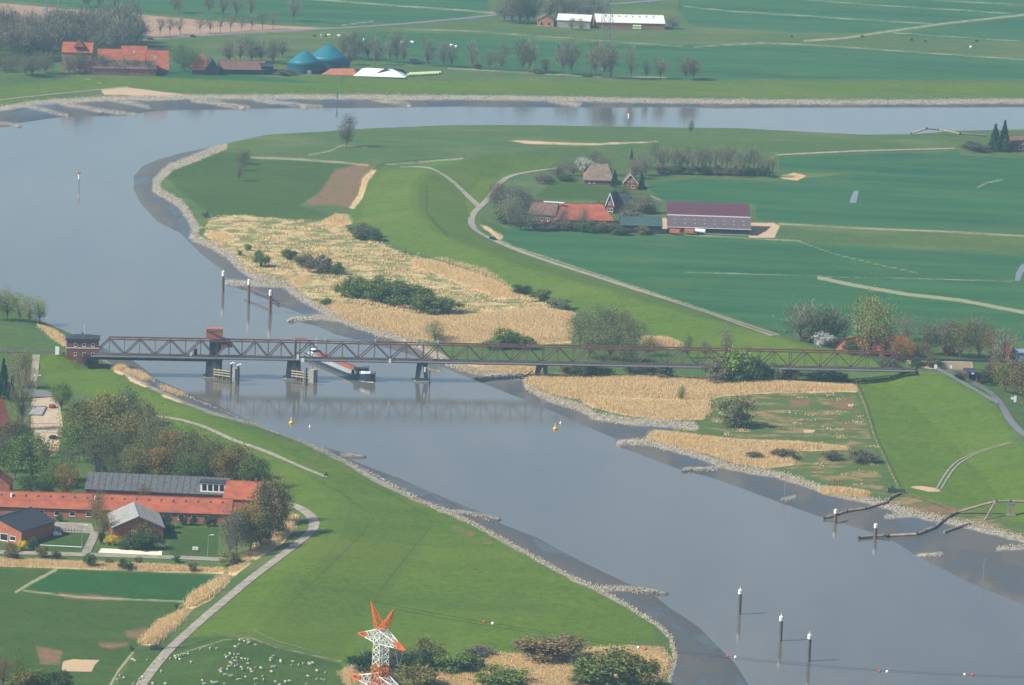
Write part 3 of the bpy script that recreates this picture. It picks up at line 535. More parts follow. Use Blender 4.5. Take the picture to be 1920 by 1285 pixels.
n_ = [('westernmost truss span beside the brick bridge house', 4, True, True, False), ('short bascule span below the orange counterweight', 3, False, False, False), ('truss span directly above the red hatched barge', 4, False, False, False),
      ('truss span crossing the stony shore, fourth from the house', 4, False, False, False), ('truss span in front of the large willow thicket', 4, False, False, False), ('truss span partly hidden by the green bush in front', 4, False, False, False), ('last truss span landing on the right dike', 4, False, False, True)]
spans = [span(sx[i], sx[i+1], n_[i][1], n_[i][0], n_[i][2], n_[i][3], n_[i][4]) for i in range(7)]
# bascule counterweight and rolling segment belong to the bascule span
bs = spans[1]
MB().box(-4.2, 2.6, .3, BWID - .3, BH + .6, BH + 5.0).build('counterweight', M['counter'], bs)
MB().beam((-4.0, .1, BH + 4.6), (.5, .1, BH + 2.2), .35).beam((.5, .1, BH + 2.2), (3.4, .1, BH + 1.4), .35).box(-4.3, 2.7, .2, .28, BH + 3.9, BH + 4.2).build('counterweight_tie', M['rust'], bs)
for y in (.6, BWID - .9):
    pts = [(-2.6, 0.6), (-2.6, BH), (3.6, BH), (6.2, 5.6), (6.6, 4.2), (5.0, 4.6), (3.2, 4.4), (1.5, 3.0), (.6, 1.0)]
    n = len(pts); MB().add([(x, y, z) for x, z in pts] + [(x, y + .3, z) for x, z in pts], [tuple(range(n)), tuple(range(n, 2*n))[::-1]] + [(i, n+i, n+(i+1) % n, (i+1) % n) for i in range(n)]).build('rolling_segment', M['dark'], bs)
for k in range(4): MB().box(2.2 + k * 1.1, 2.8 + k * 1.1, .1, .5, 3.6 + .25 * k, 5.6 - .1 * k).build('gear_tooth_plate', M['counter'], bs)
MB().box(-9, -7.6, 1.2, 3.6, .4, 3.0).build('machinery_cabin', M['dark'], bs)
MB().box(-10.6, -9.8, .9, 1.5, .4, 2.0).build('signal_box', M['white'], bs)
# portal frame and service gantries on the bridge
r = spans[2]
for q in ((.4, .9, -.1, .35, .2, BH + 1.2), (.4, .9, BWID - .35, BWID + .1, .2, BH + 1.2), (1.9, 2.3, -.1, .3, .2, BH + .8)): MB().box(*q).build('portal_column', M['rust'], r)
MB().box(.3, 5.2, -.15, BWID + .15, BH + .7, BH + 1.1).build('portal_beam', M['rust_top'], r)
for k, (u0, u1, rr, lab) in enumerate(((12.5, 33.5, spans[2], 'long green'), (-2.5, 6.5, spans[3], 'short green'))):
    MB().box(u0, u1, .3, .55, BH + .75, BH + 1.0).box(u0, u1, BWID - .55, BWID - .3, BH + .75, BH + 1.0).box(u0, u0 + .5, .2, BWID - .2, BH + .35, BH + 1.3).box(u1 - .5, u1, .2, BWID - .2, BH + .35, BH + 1.3).build('inspection_gantry', mat('gantry_green%d' % k, (.18, .26, .20), .6), rr)
MB().box(.9, 1.8, -1.7, -1.5, .2, 2.2).box(2.6, 4.0, -1.75, -1.5, -.8, .7).build('signal_board', M['white'], spans[2])
MB().box(-14.0, -13.2, -1.75, -1.5, -.5, 1.2).build('signal_board', M['white'], spans[3]); MB().box(-13.15, -12.5, -1.75, -1.5, -.6, -.1).build('signal_board', M['red'], spans[3])
# piers
def pier(s, label, legs_w=5.6, top_w=3.8, zb=-1.0, m=None, sign=False, solid=False):
    q = bpt(s, 1.2 + BWID / 2, 0); g = float(gz(q.x, q.y)[0]); r = thing('bridge_pier', label, 'pier', (q.x, q.y, min(g, 0) - .3 if g < .3 else g - .4), BANG, 'bridge piers')
    base = r.location.z; zt = ZW - .75 - base; m = m or M['pierd']; D = BWID / 2 + .5
    MB().box(-top_w / 2 - .2, top_w / 2 + .2, -D - .2, D + .2, zt - .6, zt).build('cap', m, r)
    for sg in (-1, 1):
        o = .55
        for yc in (-D + .6, D - .6):
            mb = MB()
            prof = [(sg * legs_w / 2, 0), (sg * (legs_w / 2 - 1.1), 0), (sg * (top_w / 2 - 1.35), zt * .72), (sg * .25, zt - .62), (sg * top_w / 2, zt - .62)]
            vs = [(x, yc - o, z) for x, z in prof] + [(x, yc + o, z) for x, z in prof]; n = 5
            fs = [tuple(range(n)), tuple(range(n, 2*n))[::-1]] + [(i, n+i, n+(i+1) % n, (i+1) % n) for i in range(n)]
            mb.add(vs, fs if sg > 0 else [f[::-1] for f in fs]); mb.build('leg', m, r)
    MB().box(-legs_w / 2 - .7, legs_w / 2 + .7, -D - .8, D + .8, -1.5, .55 - base if g < .3 else .5).build('footing', M['conc'], r)
    if solid: MB().box(-legs_w / 2 + .6, legs_w / 2 - .6, -D + .9, D - .9, 0, zt - .7).build('core_wall', M['conc'], r)
    if sign:
        MB().box(.5, 1.3, -D - .45, -D - .3, zt - 3.4, zt - 1.4).build('signal_panel', M['white'], r)
        MB().beam((1.2, -D - .4, zt - 1.6), (6.4, -D - 1.4, zt - 2.8), .16).box(6.2, 7.0, -D - 1.8, -D - 1.1, zt - 3.2, zt - 2.6).build('lamp_arm', M['yellow'], r)
    return r
pier(sx[1] - .6, 'dark pier under the orange counterweight', 7.2, 6.2, solid=True); pier(sx[2], 'dark pier left of the passing barge', 6.6, 5.2, solid=True); pier(sx[3], 'splayed dark pier standing alone right of the barge', sign=True)
pier(sx[4], 'dark pier on the shore at the reed edge'); pier(sx[5], 'dark pier on land behind the green bushes'); pier(sx[6], 'dark pier nearest the right dike')
# timber fenders beside the two channel piers
def fender(s, y0, label, flip=1):
    q = bpt(s, y0, 0); r = thing('fender_dolphin', label, 'fender', (q.x, q.y, 0), BANG - .55, 'timber fenders of the opening span')
    MB().box(-3.6, 4.2, .3, 3.6, -1, 3.4).build('backing', M['pierd'], r)
    for k in range(3): MB().box(-4.0, 4.6, -.25, .15, 1.6 + k * 1.05, 2.0 + k * 1.05).build('waling', M['timberp'], r)
    for k in range(5): MB().cyl((-3.7 + k * 2.0, .25, -1.5), (-3.7 + k * 2.0, .25, 4.6), .28, n=7).build('pile', M['timber'], r)
    MB().box(4.0, 6.4, -.2, 3.2, -1.5, 5.2).build('end_block', M['conc'], r)
    return r
fender(sx[1] + 2.6, -1.6, 'striped timber fender in front of the counterweight pier'); fender(sx[2] + 2.4, -1.6, 'striped timber fender beside the barge channel')
def bigpile(px, py, h, label, r=.42, cap=False, m=None):
    p = atz(px, py, 0); o = thing('fender_pile', label, 'pile', p, 0, 'tall fender piles'); MB().cyl((0,0,-2), (0,0,h), r, n=9).build('shaft', m or M['pierd'], o)
    if cap: MB().cyl((0,0,h), (0,0,h+.35), r*1.25, n=9).box(r*.4, r*2.8, -r, r, h+.35, h+.75).build('lamp_cap', M['white'], o)
bigpile(433, 720, 8.2, 'tall dark fender pile with white lamp near the counterweight pier', .45, True); bigpile(446, 722, 8.0, 'outermost tall fender pile with white lamp right of the counterweight', .45, True)
bigpile(440, 724, 7.4, 'slim pale pile between the two lamp piles', .25, False, M['conc']); bigpile(574, 722, 7.0, 'tall dark pile at the end of the barge channel fender', .4); bigpile(569, 723, 6.2, 'pale pile at the end of the barge channel fender', .3, False, M['conc']); bigpile(805, 723, 6.0, 'lone dark pile right of the splayed pier', .3)
# ---------------------------------------------------------------- rail track on land
for nm, p0, p1, lab in (('railway_track', (-110, 657), (118, 661), 'railway track leaving the bridge to the left'), ('railway_track', (1722, 694), (2060, 704), 'railway track on the embankment to the right edge')):
    a, c_ = atz(*p0, 8.0), atz(*p1, 8.0); r = thing(nm, lab, 'railway', a, math.atan2(c_.y - a.y, c_.x - a.x)); L = (c_ - a).length
    MB().box(0, L, -1.9, 1.9, -.6, .25).build('ballast', M['ballast'], r)
    mb = MB()
    for i in range(int(L / .9)): mb.box(i * .9, i * .9 + .28, -1.25, 1.25, .25, .34)
    mb.build('sleepers', M['dark'], r)
    for y in (-.75, .75): MB().box(0, L, y - .04, y + .04, .34, .5).build('rail', M['steel'], r)
# ---------------------------------------------------------------- brick bridge house
def window(par, x, y, z, w, h, ax=0):
    """framed window on a wall: ax 0 = on the front (normal -y), 1 = on a side wall (normal -x), 2 = normal +x"""
    f = .12
    def bx(a0, a1, z0, z1, d0, d1):
        if ax == 0: return (x + a0, x + a1, y - d1, y - d0, z + z0, z + z1)
        if ax == 1: return (x - d1, x - d0, y + a0, y + a1, z + z0, z + z1)
        return (x + d0, x + d1, y + a0, y + a1, z + z0, z + z1)
    o = MB().box(*bx(0, w, 0, f, .0, .1)).box(*bx(0, w, h - f, h, .0, .1)).box(*bx(0, f, f, h - f, .0, .1)).box(*bx(w - f, w, f, h - f, .0, .1)).box(*bx(-.08, w + .08, -.1, 0, 0, .16)).build('window', M['white'], par)
    MB().box(*bx(f, w - f, f, h - f, .01, .04)).build('pane', M['pane'], o); return o
p = atz(124, 664, 8.2); p2 = atz(184, 667, 8.2); base = bpt(-15.2, -1.2, 0)
ang = BANG; r = thing('bridge_house', 'square dark brick bridge keeper house at the left bridge end', 'house', (p.x, p.y, 2.0), ang)
Lh, Dh, Hh = (p2 - p).length, 8.5, 12.1
MB().box(0, Lh, 0, Dh, 0, Hh).build('wall', M['brick'], r)
MB().box(-.12, Lh + .12, -.12, Dh + .12, 8.65, 8.95).build('string_course', M['white'], r)
rf = MB().add([(-.5,-.5,Hh),(Lh+.5,-.5,Hh),(Lh+.5,Dh+.5,Hh),(-.5,Dh+.5,Hh),(-.5,-.5,Hh+.5),(Lh+.5,-.5,Hh+.5),(Lh+.5,Dh+.5,Hh+.5),(-.5,Dh+.5,Hh+.5),(4,3.2,Hh+1.5),(Lh-4,3.2,Hh+1.5),(Lh-4,Dh-3.2,Hh+1.5),(4,Dh-3.2,Hh+1.5)],
  [(0,3,2,1),(0,1,5,4),(1,2,6,5),(2,3,7,6),(3,0,4,7),(4,5,9,8),(5,6,10,9),(6,7,11,10),(7,4,8,11),(8,9,10,11)]).build('roof', M['slate'], r)
MB().box(Lh*.5-.5, Lh*.5+.3, 4, 4.8, Hh+1.4, Hh+2.4).build('chimney', M['brick'], rf); MB().cyl((Lh*.55,4.2,Hh+2), (Lh*.55,4.2,Hh+5.6), .06, n=5).build('mast', M['white'], rf)
for k in range(3):
    for z in (5.5, 9.35): window(r, 3.2 + k * (Lh - 6.2) / 2, 0, z, 1.2, 1.4)
for k in range(2):
    for z in (5.5, 9.35): window(r, 0, 1.6 + k * 3.6, z, 1.2, 1.6, 1)
MB().box(3.0, 4.4, -.12, 0, 2.4, 3.5).build('cellar_door', M['conc'], r)
# ---------------------------------------------------------------- barge
pb, ps_ = atz(697, 717, 0), atz(590, 672, 0); hd = pb - ps_; Lb = 60.0; hd.normalize()
r = thing('cargo_barge', 'long river barge with red hatches and white bow passing under the bridge', 'barge', pb - hd * Lb, math.atan2(hd.y, hd.x)); Bb = 4.2
sec = [(0, .80, 1.9), (2, .96, 1.7), (6, 1, 1.45), (46, 1, 1.45), (52, .97, 2.1), (56, .82, 2.9), (58.6, .52, 3.4), (60, .14, 3.6)]
vs = []; fs = []
for x, w, z in sec: vs += [(x, -Bb*w, -.8), (x, Bb*w, -.8), (x, Bb*w*1.02, z), (x, -Bb*w*1.02, z)]
for i in range(len(sec)-1): a = i*4; fs += [(a, a+4, a+7, a+3), (a+1, a+2, a+6, a+5), (a+3, a+7, a+6, a+2), (a, a+1, a+5, a+4)]
fs += [(0, 3, 2, 1), (28, 29, 30, 31)]
MB().add(vs, fs).build('hull', M['hull'], r)
for sg in (-1, 1):
    MB().box(2, 50, sg*Bb*1.0 - .08, sg*Bb*1.0 + .12, 1.46, 1.72).build('rubbing_strake', M['deckg'], r)
    MB().box(8, 46, sg*3.35 - .55, sg*3.35 + .55, 1.46, 1.52).build('side_deck', M['deckg'], r)
    MB().box(8, 46.5, sg*2.85 - .08, sg*2.85 + .08, 1.46, 2.75).build('coaming', M['deckg'], r)
for k in range(8): MB().add([(8.3+k*4.75, -2.8, 2.7),(12.9+k*4.75, -2.8, 2.7),(12.9+k*4.75, 2.8, 2.7),(8.3+k*4.75, 2.8, 2.7),(8.3+k*4.75, -2.7, 2.85),(12.9+k*4.75, -2.7, 2.85),(12.9+k*4.75, 2.7, 2.85),(8.3+k*4.75, 2.7, 2.85),(8.3+k*4.75, 0, 3.3),(12.9+k*4.75, 0, 3.3)],
   [(0,1,5,4),(2,3,7,6),(4,5,9,8),(7,8,9,6),(0,4,8,7,3),(1,2,6,9,5),(0,3,2,1)]).build('hatch_cover', M['hatch'], r)
wh = MB().box(1.2, 6.6, -2.6, 2.6, 1.5, 2.6).build('deckhouse', M['deckg'], r); MB().box(2.2, 5.0, -1.7, 1.7, 2.6, 4.0).build('wheelhouse', M['white'], r)
MB().box(2.1, 5.1, -1.75, 1.75, 3.0, 3.7).build('wheelhouse_window', M['pane'], r); MB().cyl((1.6, 1.2, 3), (1.6, 1.2, 8.5), .1, n=6).cyl((57, 0, 3), (57, 0, 8.4), .09, n=6).build('mast', M['white'], r)
MB().add([(55.4,-3.65,2.9),(58.6,-2.35,3.4),(60.1,-.7,3.6),(60.1,.7,3.6),(58.6,2.35,3.4),(55.4,3.65,2.9),(55.4,-3.75,4.1),(58.6,-2.45,4.5),(60.2,-.7,4.7),(60.2,.7,4.7),(58.6,2.45,4.5),(55.4,3.75,4.1)], [(i,i+1,i+7,i+6) for i in range(5)] + [(i+6,i+7,i+1,i) for i in range(5)]).build('bow_bulwark', M['white'], r)
MB().box(48, 51.5, -2.6, 2.6, 1.8, 4.4).build('fore_house', M['deckg'], r); MB().box(47.9, 51.6, -2.65, 2.65, 3.2, 3.9).build('fore_window', M['pane'], r); MB().box(53.4, 54.6, -1.5, 1.5, 2.4, 4.0).build('anchor_winch', M['dark'], r); MB().box(49.2, 50.6, -3.3, 3.3, 4.45, 4.7).build('bow_awning', M['deckg'], r)
MB().add([(58,-3,.05),(61.4,0,.05),(58,3,.05),(50,4.9,.03),(56,3.8,.10),(60.4,0,.22),(56,-3.8,.10),(50,-4.9,.03)], [(0,1,5,6),(1,2,4,5),(2,3,4),(0,6,7)]).build('bow_wave', mat('foam', (.62,.58,.46), .6, .2, 2), r)
# ---------------------------------------------------------------- mooring piles, beacons, buoys
def dolphin(px, py, top, label, m, r=.62, cap=1.3, pin=False):
    p = atz(px, py, 0); h = (py - top) / pxm(p) / math.cos(PITCH); o = thing('mooring_pile', label, 'mooring pile', p, 0, 'white capped mooring piles')
    MB().lathe([(r, -2), (r, .8), (r*1.08, 1.0), (r, 1.3), (r, h*.55), (r*1.06, h*.6), (r, h*.64), (r, h - cap)], 12).build('shaft', m, o)
    MB().lathe([(r*1.06, h - cap), (r*1.06, h), (r*.55, h + .25)], 12).build('cap', M['white'], o)
    if pin: MB().cyl((0,0,h), (0,0,h + 1.2), .16, .05, 7).build('cap_pin', M['white'], o)
dolphin(1386, 1152, 1106, 'weedy mooring pile furthest upstream of the lower three', M['weed'], pin=True); dolphin(1463, 1202, 1156, 'weedy mooring pile in the middle of the lower three', M['weed'], pin=True); dolphin(1516, 1240, 1190, 'weedy mooring pile nearest the lower edge', M['weed'], pin=True)
dolphin(1566, 981, 956, 'rusty mooring pile by the upper pipeline', M['rpile']); dolphin(1641, 1010, 983, 'rusty mooring pile by the lower pipeline', M['rpile'])
dolphin(418, 549, 509, 'leftmost rusty pile off the stone groyne', M['rpile'], cap=2.2); dolphin(466, 570, 525, 'middle rusty pile off the stone groyne', M['rpile'], cap=2.2); dolphin(506, 588, 545, 'rusty pile nearest the bridge off the stone groyne', M['rpile'], .66, 2.2)
p = atz(510, 573, 0); o = thing('hooked_mooring_post', 'rusty hooked post behind the pile nearest the bridge', 'mooring post', p); MB().cyl((0,0,-1), (0,0,7.5), .2, n=7).beam((0,0,7.4), (-2.2,0,7.8), .25).build('post', M['rpile'], o)
a, c_ = atz(460, 537, 3.2), atz(503, 554, 3.2); o = thing('footbridge', 'thin brown footbridge linking the two nearer mooring piles', 'footbridge', a); d = c_ - a
MB().beam((0,0,0), d, 1.0, .6).build('deck', M['rpile'], o)
a, c_, e = atz(524, 571, .5), atz(576, 570, .9), atz(594, 561, 2.6); f_ = atz(513, 562, .8); o = thing('floating_boom', 'pale floating boom between mooring pile and stone shore', 'boom', a)
MB().cyl((0,0,0), c_ - a, .22, n=7).build('boom_tube', M['galv'], o); MB().beam(c_ - a, e - a, .45, .3).build('gangway', M['rpile'], o); MB().beam((0,0,.1), f_ - a, 1.0, .5).build('pontoon', M['dark'], o)
def beacon(px, py, top, m, label, cut=.62):
    p = atz(px, py, 0); s = pxm(p); h = (py - top) / s; o = thing('channel_beacon', label, 'beacon', p); MB().cyl((0,0,-2), (0,0,h*.55), .28, .22, 8).build('post', M['steel'] if m is M['red'] else m, o)
    MB().cyl((0,0,h*.5), (0,0,h*.82), .48, n=8).build('daymark', M['white'] if m is M['red'] else m, o); MB().box(-.75, .75, -.12, .12, h*.82, h).build('topmark', m, o)
beacon(148, 350, 322, M['red'], 'red topped channel beacon in the wide river at the left'); beacon(1178, 238, 207, M['red'], 'red channel beacon in the far river reach'); beacon(632, 195, 171, mat('beacon_green', (.03,.22,.12), .6), 'green channel beacon off the far bank')
def buoy(px, py, k, label, m):
    p = atz(px, py, 0); o = thing('buoy', label, 'buoy', p, 0, 'river buoys'); MB().lathe([(.5*k, -.4*k), (1.05*k, -.1*k), (1.15*k, .45*k), (.85*k, .85*k), (.42*k, 1.2*k)], 12).build('float', m, o)
    MB().lathe([(.40*k, 1.2*k), (.2*k, 2.2*k), (.34*k, 2.25*k), (.34*k, 2.7*k), (.05*k, 2.95*k)], 8).build('top', m, o)
buoy(546, 794, .8, 'yellow buoy nearest the grassy left bank', M['yellow']); buoy(1041, 805, .8, 'yellow buoy in front of the reed shore', M['yellow']); buoy(581, 801, .38, 'small pale buoy right of the left yellow buoy', M['white']); buoy(1051, 794, .38, 'small pale buoy behind the right yellow buoy', M['white'])
for px, py, h, lab in ((1471, 930, 8, 'thin pale stake on the mud near the small stone spit'), (1843, 1090, 8, 'thin pale stake on the mud at the far right')):
    p = at(px, py); tag(MB().cyl((0,0,-1), (.15,0,h), .12, .07, 6).build('tide_stake', M['galv'], None, p), lab, 'stake')
# ---------------------------------------------------------------- dredge pipelines on the right mud flat
def pipeline(pts, label, rad=.42):
    a0 = Vector(pts[0]); o = thing('dredge_pipeline', label, 'pipeline', a0)
    for i, (p, q) in enumerate(zip(pts[:-1], pts[1:])):
        p, q = Vector(p) - a0, Vector(q) - a0; d = q - p; g_ = d.normalized() * .3
        MB().cyl(p + g_, q - g_, rad, n=9).build('pipe_section', M['rusty'], o); MB().cyl(p - g_, p + g_, rad * 1.35, n=9).build('flange', M['dark'], o)
        if i % 2 == 0 and d.length > 6:
            s = d.normalized().cross(Vector((0,0,1))) * .95; MB().cyl(p + d*.12 - s - Vector((0,0,.1)), p + d*.88 - s - Vector((0,0,.1)), rad * .9, n=9).build('float_tube', M['rusty'], o)
    return o
pipeline([at(*p, .5) for p in ((1546,974),(1570,967),(1588,961),(1622,956),(1664,944),(1668,936),(1688,927))], 'upper rusty pipeline lying across the mud to the dike')
hz = at(1895, 966).z + 5.0
P2 = [at(*p, .5) for p in ((1611,1011),(1640,1008),(1667,1007),(1720,1004),(1736,998),(1753,991),(1767,979),(1783,968),(1795,963))] + [atz(1868, 940, hz), atz(1895, 940, hz), atz(1960, 942, hz), atz(2040, 944, hz)]
o = pipeline(P2, 'lower rusty pipeline rising from the mud onto a raised frame'); a0 = P2[0]
st = at(1846, 976); MB().beam(atz(1866, 941, hz) - a0, st - a0, .45).beam(atz(1868, 941, hz) - a0, st + Vector((1.5,1.5,0)) - a0, .3).build('raking_strut', M['rusty'], o)
b_ = at(1895, 966); MB().box(b_.x - a0.x - 1.1, b_.x - a0.x - .4, b_.y - a0.y - .5, b_.y - a0.y + .5, b_.z - a0.z, hz - a0.z - .4).box(b_.x - a0.x + .4, b_.x - a0.x + 1.1, b_.y - a0.y - .5, b_.y - a0.y + .5, b_.z - a0.z, hz - a0.z - .4).box(b_.x - a0.x - 1.3, b_.x - a0.x + 1.3, b_.y - a0.y - .7, b_.y - a0.y + .7, hz - a0.z - .75, hz - a0.z - .42).build('support_frame', M['rusty'], o)
MB().box(b_.x - a0.x - 1.8, b_.x - a0.x + 1.8, b_.y - a0.y - 1.2, b_.y - a0.y + 1.2, b_.z - a0.z - .3, b_.z - a0.z + .3).build('footing', M['conc'], o)
a, c_ = at(1770, 1000, .4), at(1819, 984, .6); tag(MB().cyl((0,0,0), c_ - a, .45, .35, 9).build('loose_pipe', M['rusty'], None, a), 'single loose pipe lying on the mud below the raised frame', 'pipe')
o = thing('valve_block', 'dark valve block where fence and upper pipeline meet', 'valve', at(1680, 924)); MB().box(-3, -.3, -.8, .8, 0, 1.7).box(.3, 3.2, -.8, .8, 0, 1.4).cyl((-1.5,0,1.6), (-1.5,0,2.6), .3, n=7).build('body', M['dark'], o); MB().cyl((-3.2,0,.8), (3.4,0,.8), .35, n=8).build('pipe', M['steel'], o)
o = thing('timber_stack', 'group of leaning brown timber posts behind the small reed clump', 'timber posts', at(1573, 914))
for k in range(4): MB().cyl((-1.5 + k, 0, 0), (-1.9 + k * .9, .3, 3.0 - .2 * k), .22, n=6).build('post', M['rpile'], o)
# far-side pipeline at the right river bend
pipeline([at(1709,252,.6), atz(1737, 241, 6), atz(1760, 243, 5.5), atz(1800, 251, 4.5), at(1850, 257, .8)], 'thin rusty pipeline at the far river bend by the conifers', .55)
# landing stage by the reeds
o = thing('old_jetty', 'low dark timber jetty stumps at the notch in the stones', 'jetty', at(960, 712))
for k in range(6): MB().cyl((-3 + k * 1.6, (k % 2) * 2.5, -.5), (-3 + k * 1.6, (k % 2) * 2.5, 1.6), .22, n=6).build('stump', M['dark'], o)
MB().beam(at(982,709,.4) - at(960,712), at(998,700,.8) - at(960,712), .35).build('beam', M['dark'], o)
# ---------------------------------------------------------------- buildings
def house(name, label, fl, fr, depth, eh, rh, roofm, wallm, style='along', hip=0.0, wins=(), cat='house', over=.35, chim=None, group=None, panels=0, dz=0.0, skylights=(), side_w=(), ridge_off=.5, gablem=None):
    """front-left / front-right ground pixels; local x along the front, y away from the camera"""
    a, c_ = at(*fl), at(*fr); d = c_ - a; L = math.hypot(d.x, d.y); z = min(a.z, c_.z) + dz
    r = thing(name, label, cat, (a.x, a.y, z), math.atan2(d.y, d.x), group); D = depth
    yr = D * ridge_off
    if style == 'along':
        vs = [(0,0,-1),(L,0,-1),(L,D,-1),(0,D,-1),(0,0,eh),(L,0,eh),(L,D,eh),(0,D,eh),(hip*.98,yr,rh),(L-hip*.98,yr,rh)]
        MB().add(vs, [(0,1,5,4),(1,2,6,9,5),(2,3,7,6),(3,0,4,8,7),(0,3,2,1)]).build('wall', wallm, r)
        e = rh - eh; k = over * e / yr; kb = over * e / (D - yr); th = .18; h = hip; ov = over if hip == 0 else over
        f = [(-ov,-over,eh-k),(L+ov,-over,eh-k),(L+ov if h == 0 else L-h,yr,rh),(-ov if h == 0 else h,yr,rh),(L+ov,D+over,eh-kb),(-ov,D+over,eh-kb)]
        up = [(x,y,q+.08) for x,y,q in f]; dn = [(x,y,q+.08-th) for x,y,q in f]
        fs = [(0,1,2,3),(3,2,4,5)] + ([(1,4,2),(0,3,5)] if h else []); n = 6
        fs2 = fs + [tuple(i+n for i in q)[::-1] for q in fs] + [(0,n,n+1,1),(1,n+1,n+4,4) if h else (1,n+1,n+2,2),(4,n+4,n+5,5),(5,n+5,n,0) if h else (0,3,n+3,n)] + ([] if h else [(2,n+2,n+4,4),(3,5,n+5,n+3)])
        rf = MB().add(up + dn, fs2).build('roof', roofm, r)
        MB().box(h - (0 if h else over), L - h + (0 if h else over), yr - .18, yr + .18, rh + .02, rh + .2).build('ridge_cap', roofm, rf)
        MB().box(-over, L + over, -over - .12, -over - .01, eh - k - .14, eh - k + .04).build('gutter', M['dark'], rf)
        if panels:
            for i in range(panels): x = -over + (L + 2*over) * (i + .02) / panels; x1 = -over + (L + 2*over) * (i + .96) / panels; MB().add([(x,-over-.02,eh-k+.10),(x1,-over-.02,eh-k+.10),(x1,yr-.2,rh+.08),(x,yr-.2,rh+.08),(x,-over-.02,eh-k+.17),(x1,-over-.02,eh-k+.17),(x1,yr-.2,rh+.15),(x,yr-.2,rh+.15)], [(4,5,6,7),(0,1,5,4),(1,2,6,5),(3,0,4,7),(2,3,7,6)]).build('roof_panel', roofm, rf)
        for u, v, w, hh in skylights:
            y0, y1 = yr * v - hh/2, yr * v + hh/2; zz = lambda y: eh + e * y / yr + .10
            MB().add([(u*L-w/2,y0,zz(y0)),(u*L+w/2,y0,zz(y0)),(u*L+w/2,y1,zz(y1)),(u*L-w/2,y1,zz(y1)),(u*L-w/2,y0,zz(y0)+.14),(u*L+w/2,y0,zz(y0)+.14),(u*L+w/2,y1,zz(y1)+.14),(u*L-w/2,y1,zz(y1)+.14)], [(4,5,6,7),(0,1,5,4),(1,2,6,5),(2,3,7,6),(3,0,4,7)]).build('skylight', M['galv'] if w > .9 else M['dark'], rf)
    else:
        xm_ = L / 2
        MB().add([(0,0,-1),(L,0,-1),(L,D,-1),(0,D,-1),(0,0,eh),(L,0,eh),(L,D,eh),(0,D,eh),(xm_,0,rh),(xm_,D,rh)], [(0,1,5,8,4),(1,2,6,5),(2,3,7,9,6),(3,0,4,7),(0,3,2,1)]).build('wall', wallm, r)
        e = rh - eh; k = over * e / xm_
        f = [(-over,-over,eh-k),(xm_,-over,rh),(L+over,-over,eh-k),(-over,D+over,eh-k),(xm_,D+over,rh),(L+over,D+over,eh-k)]; up = [(x,y,q+.08) for x,y,q in f]; dn = [(x,y,q-.12) for x,y,q in f]
        rf = MB().add(up + dn, [(0,1,4,3),(1,2,5,4),(9,10,7,6),(10,11,8,7),(0,6,7,1),(1,7,8,2),(0,3,9,6),(2,8,11,5),(3,4,10,9),(4,5,11,10)]).build('roof', roofm, r)
        MB().box(xm_ - .2, xm_ + .2, -over, D + over, rh + .02, rh + .22).build('ridge_cap', roofm, rf)
        if gablem: MB().beam((-over,-over-.06,eh-k), (xm_,-over-.06,rh), .12, .32).beam((xm_,-over-.06,rh), (L+over,-over-.06,eh-k), .12, .32).build('barge_board', gablem, rf)
        for sg in range(panels):
            for q in (0, 1):
                for i in range(3):
                    t0, t1 = i / 3 + .01, (i + 1) / 3 - .012; y0, y1 = -over + (D + 2*over) * (sg + .02) / panels, -over + (D + 2*over) * (sg + .97) / panels
                    X = lambda t_: (-over + (xm_ + over) * t_) if q == 0 else (L + over - (xm_ + over) * t_); Zz = lambda t_: (eh - k) + (rh - eh + k) * t_ + .1
                    vs = [(X(t0),y0,Zz(t0)),(X(t1),y0,Zz(t1)),(X(t1),y1,Zz(t1)),(X(t0),y1,Zz(t0))]; vs += [(x,y,z_+.07) for x,y,z_ in vs]
                    fs = [(4,5,6,7),(0,1,5,4),(1,2,6,5),(2,3,7,6),(3,0,4,7)]; MB().add(vs, fs if q == 0 else [f_[::-1] for f_ in fs]).build('roof_panel', roofm, rf)
    for w in wins: window(r, w[0] * L, 0, w[1], w[2], w[3])
    for w in side_w: window(r, 0, w[0], w[1], w[2], w[3], 1)
    if chim: MB().box(chim[0]*L - .45, chim[0]*L + .45, yr - .4, yr + .4, rh - .6, rh + 1.3).build('chimney', M['brick'], rf)
    return r, L
# --- school complex, lower left
WS = [(.27 + i * .0365, .9, 2.0, 1.8) for i in (0, 1.6, 3.2, 4.9)] + [(.70 + i * .05, .9, 2.2, 1.9) for i in range(5)]
r, L = house('school_wing', 'long single storey school wing with bright red tiled roof', (-60,966), (432,983), 13, 3.6, 7.6, M['tile'], M['brick2'], wins=WS, cat='school', skylights=[(.12 + i*.047, .72, .6, .7) for i in range(19)])
for u in (.16, .48): MB().cyl((u*L, 4.2, 5.5), (u*L, 4.2, 7.4), .4, n=10).build('vent_pipe', M['white'], r)
r, L = house('school_hall', 'long dark weathered fibre cement roof behind the red school wing', (160,938), (425,950), 15, 4.2, 8.6, M['fib'], M['brick'], cat='school', panels=22)
d_ = MB().box(L*.81, L*.985, .6, 5.2, 4.2, 8.0).build('dormer', M['white'], r); MB().box(L*.80, L*.995, .3, 6.8, 8.0, 8.25).build('dormer_roof', M['slate'], d_)
for i in range(4): MB().box(L*(.823 + .041*i), L*(.852 + .041*i), .5, .59, 5.4, 7.6).build('dormer_window', M['pane'], d_)
r, L = house('school_gable', 'short red tiled cross wing at the right school end', (418,958), (484,961), 16, 4.6, 9.4, M['tile'], M['brick2'], cat='school', chim=(.8, 0))
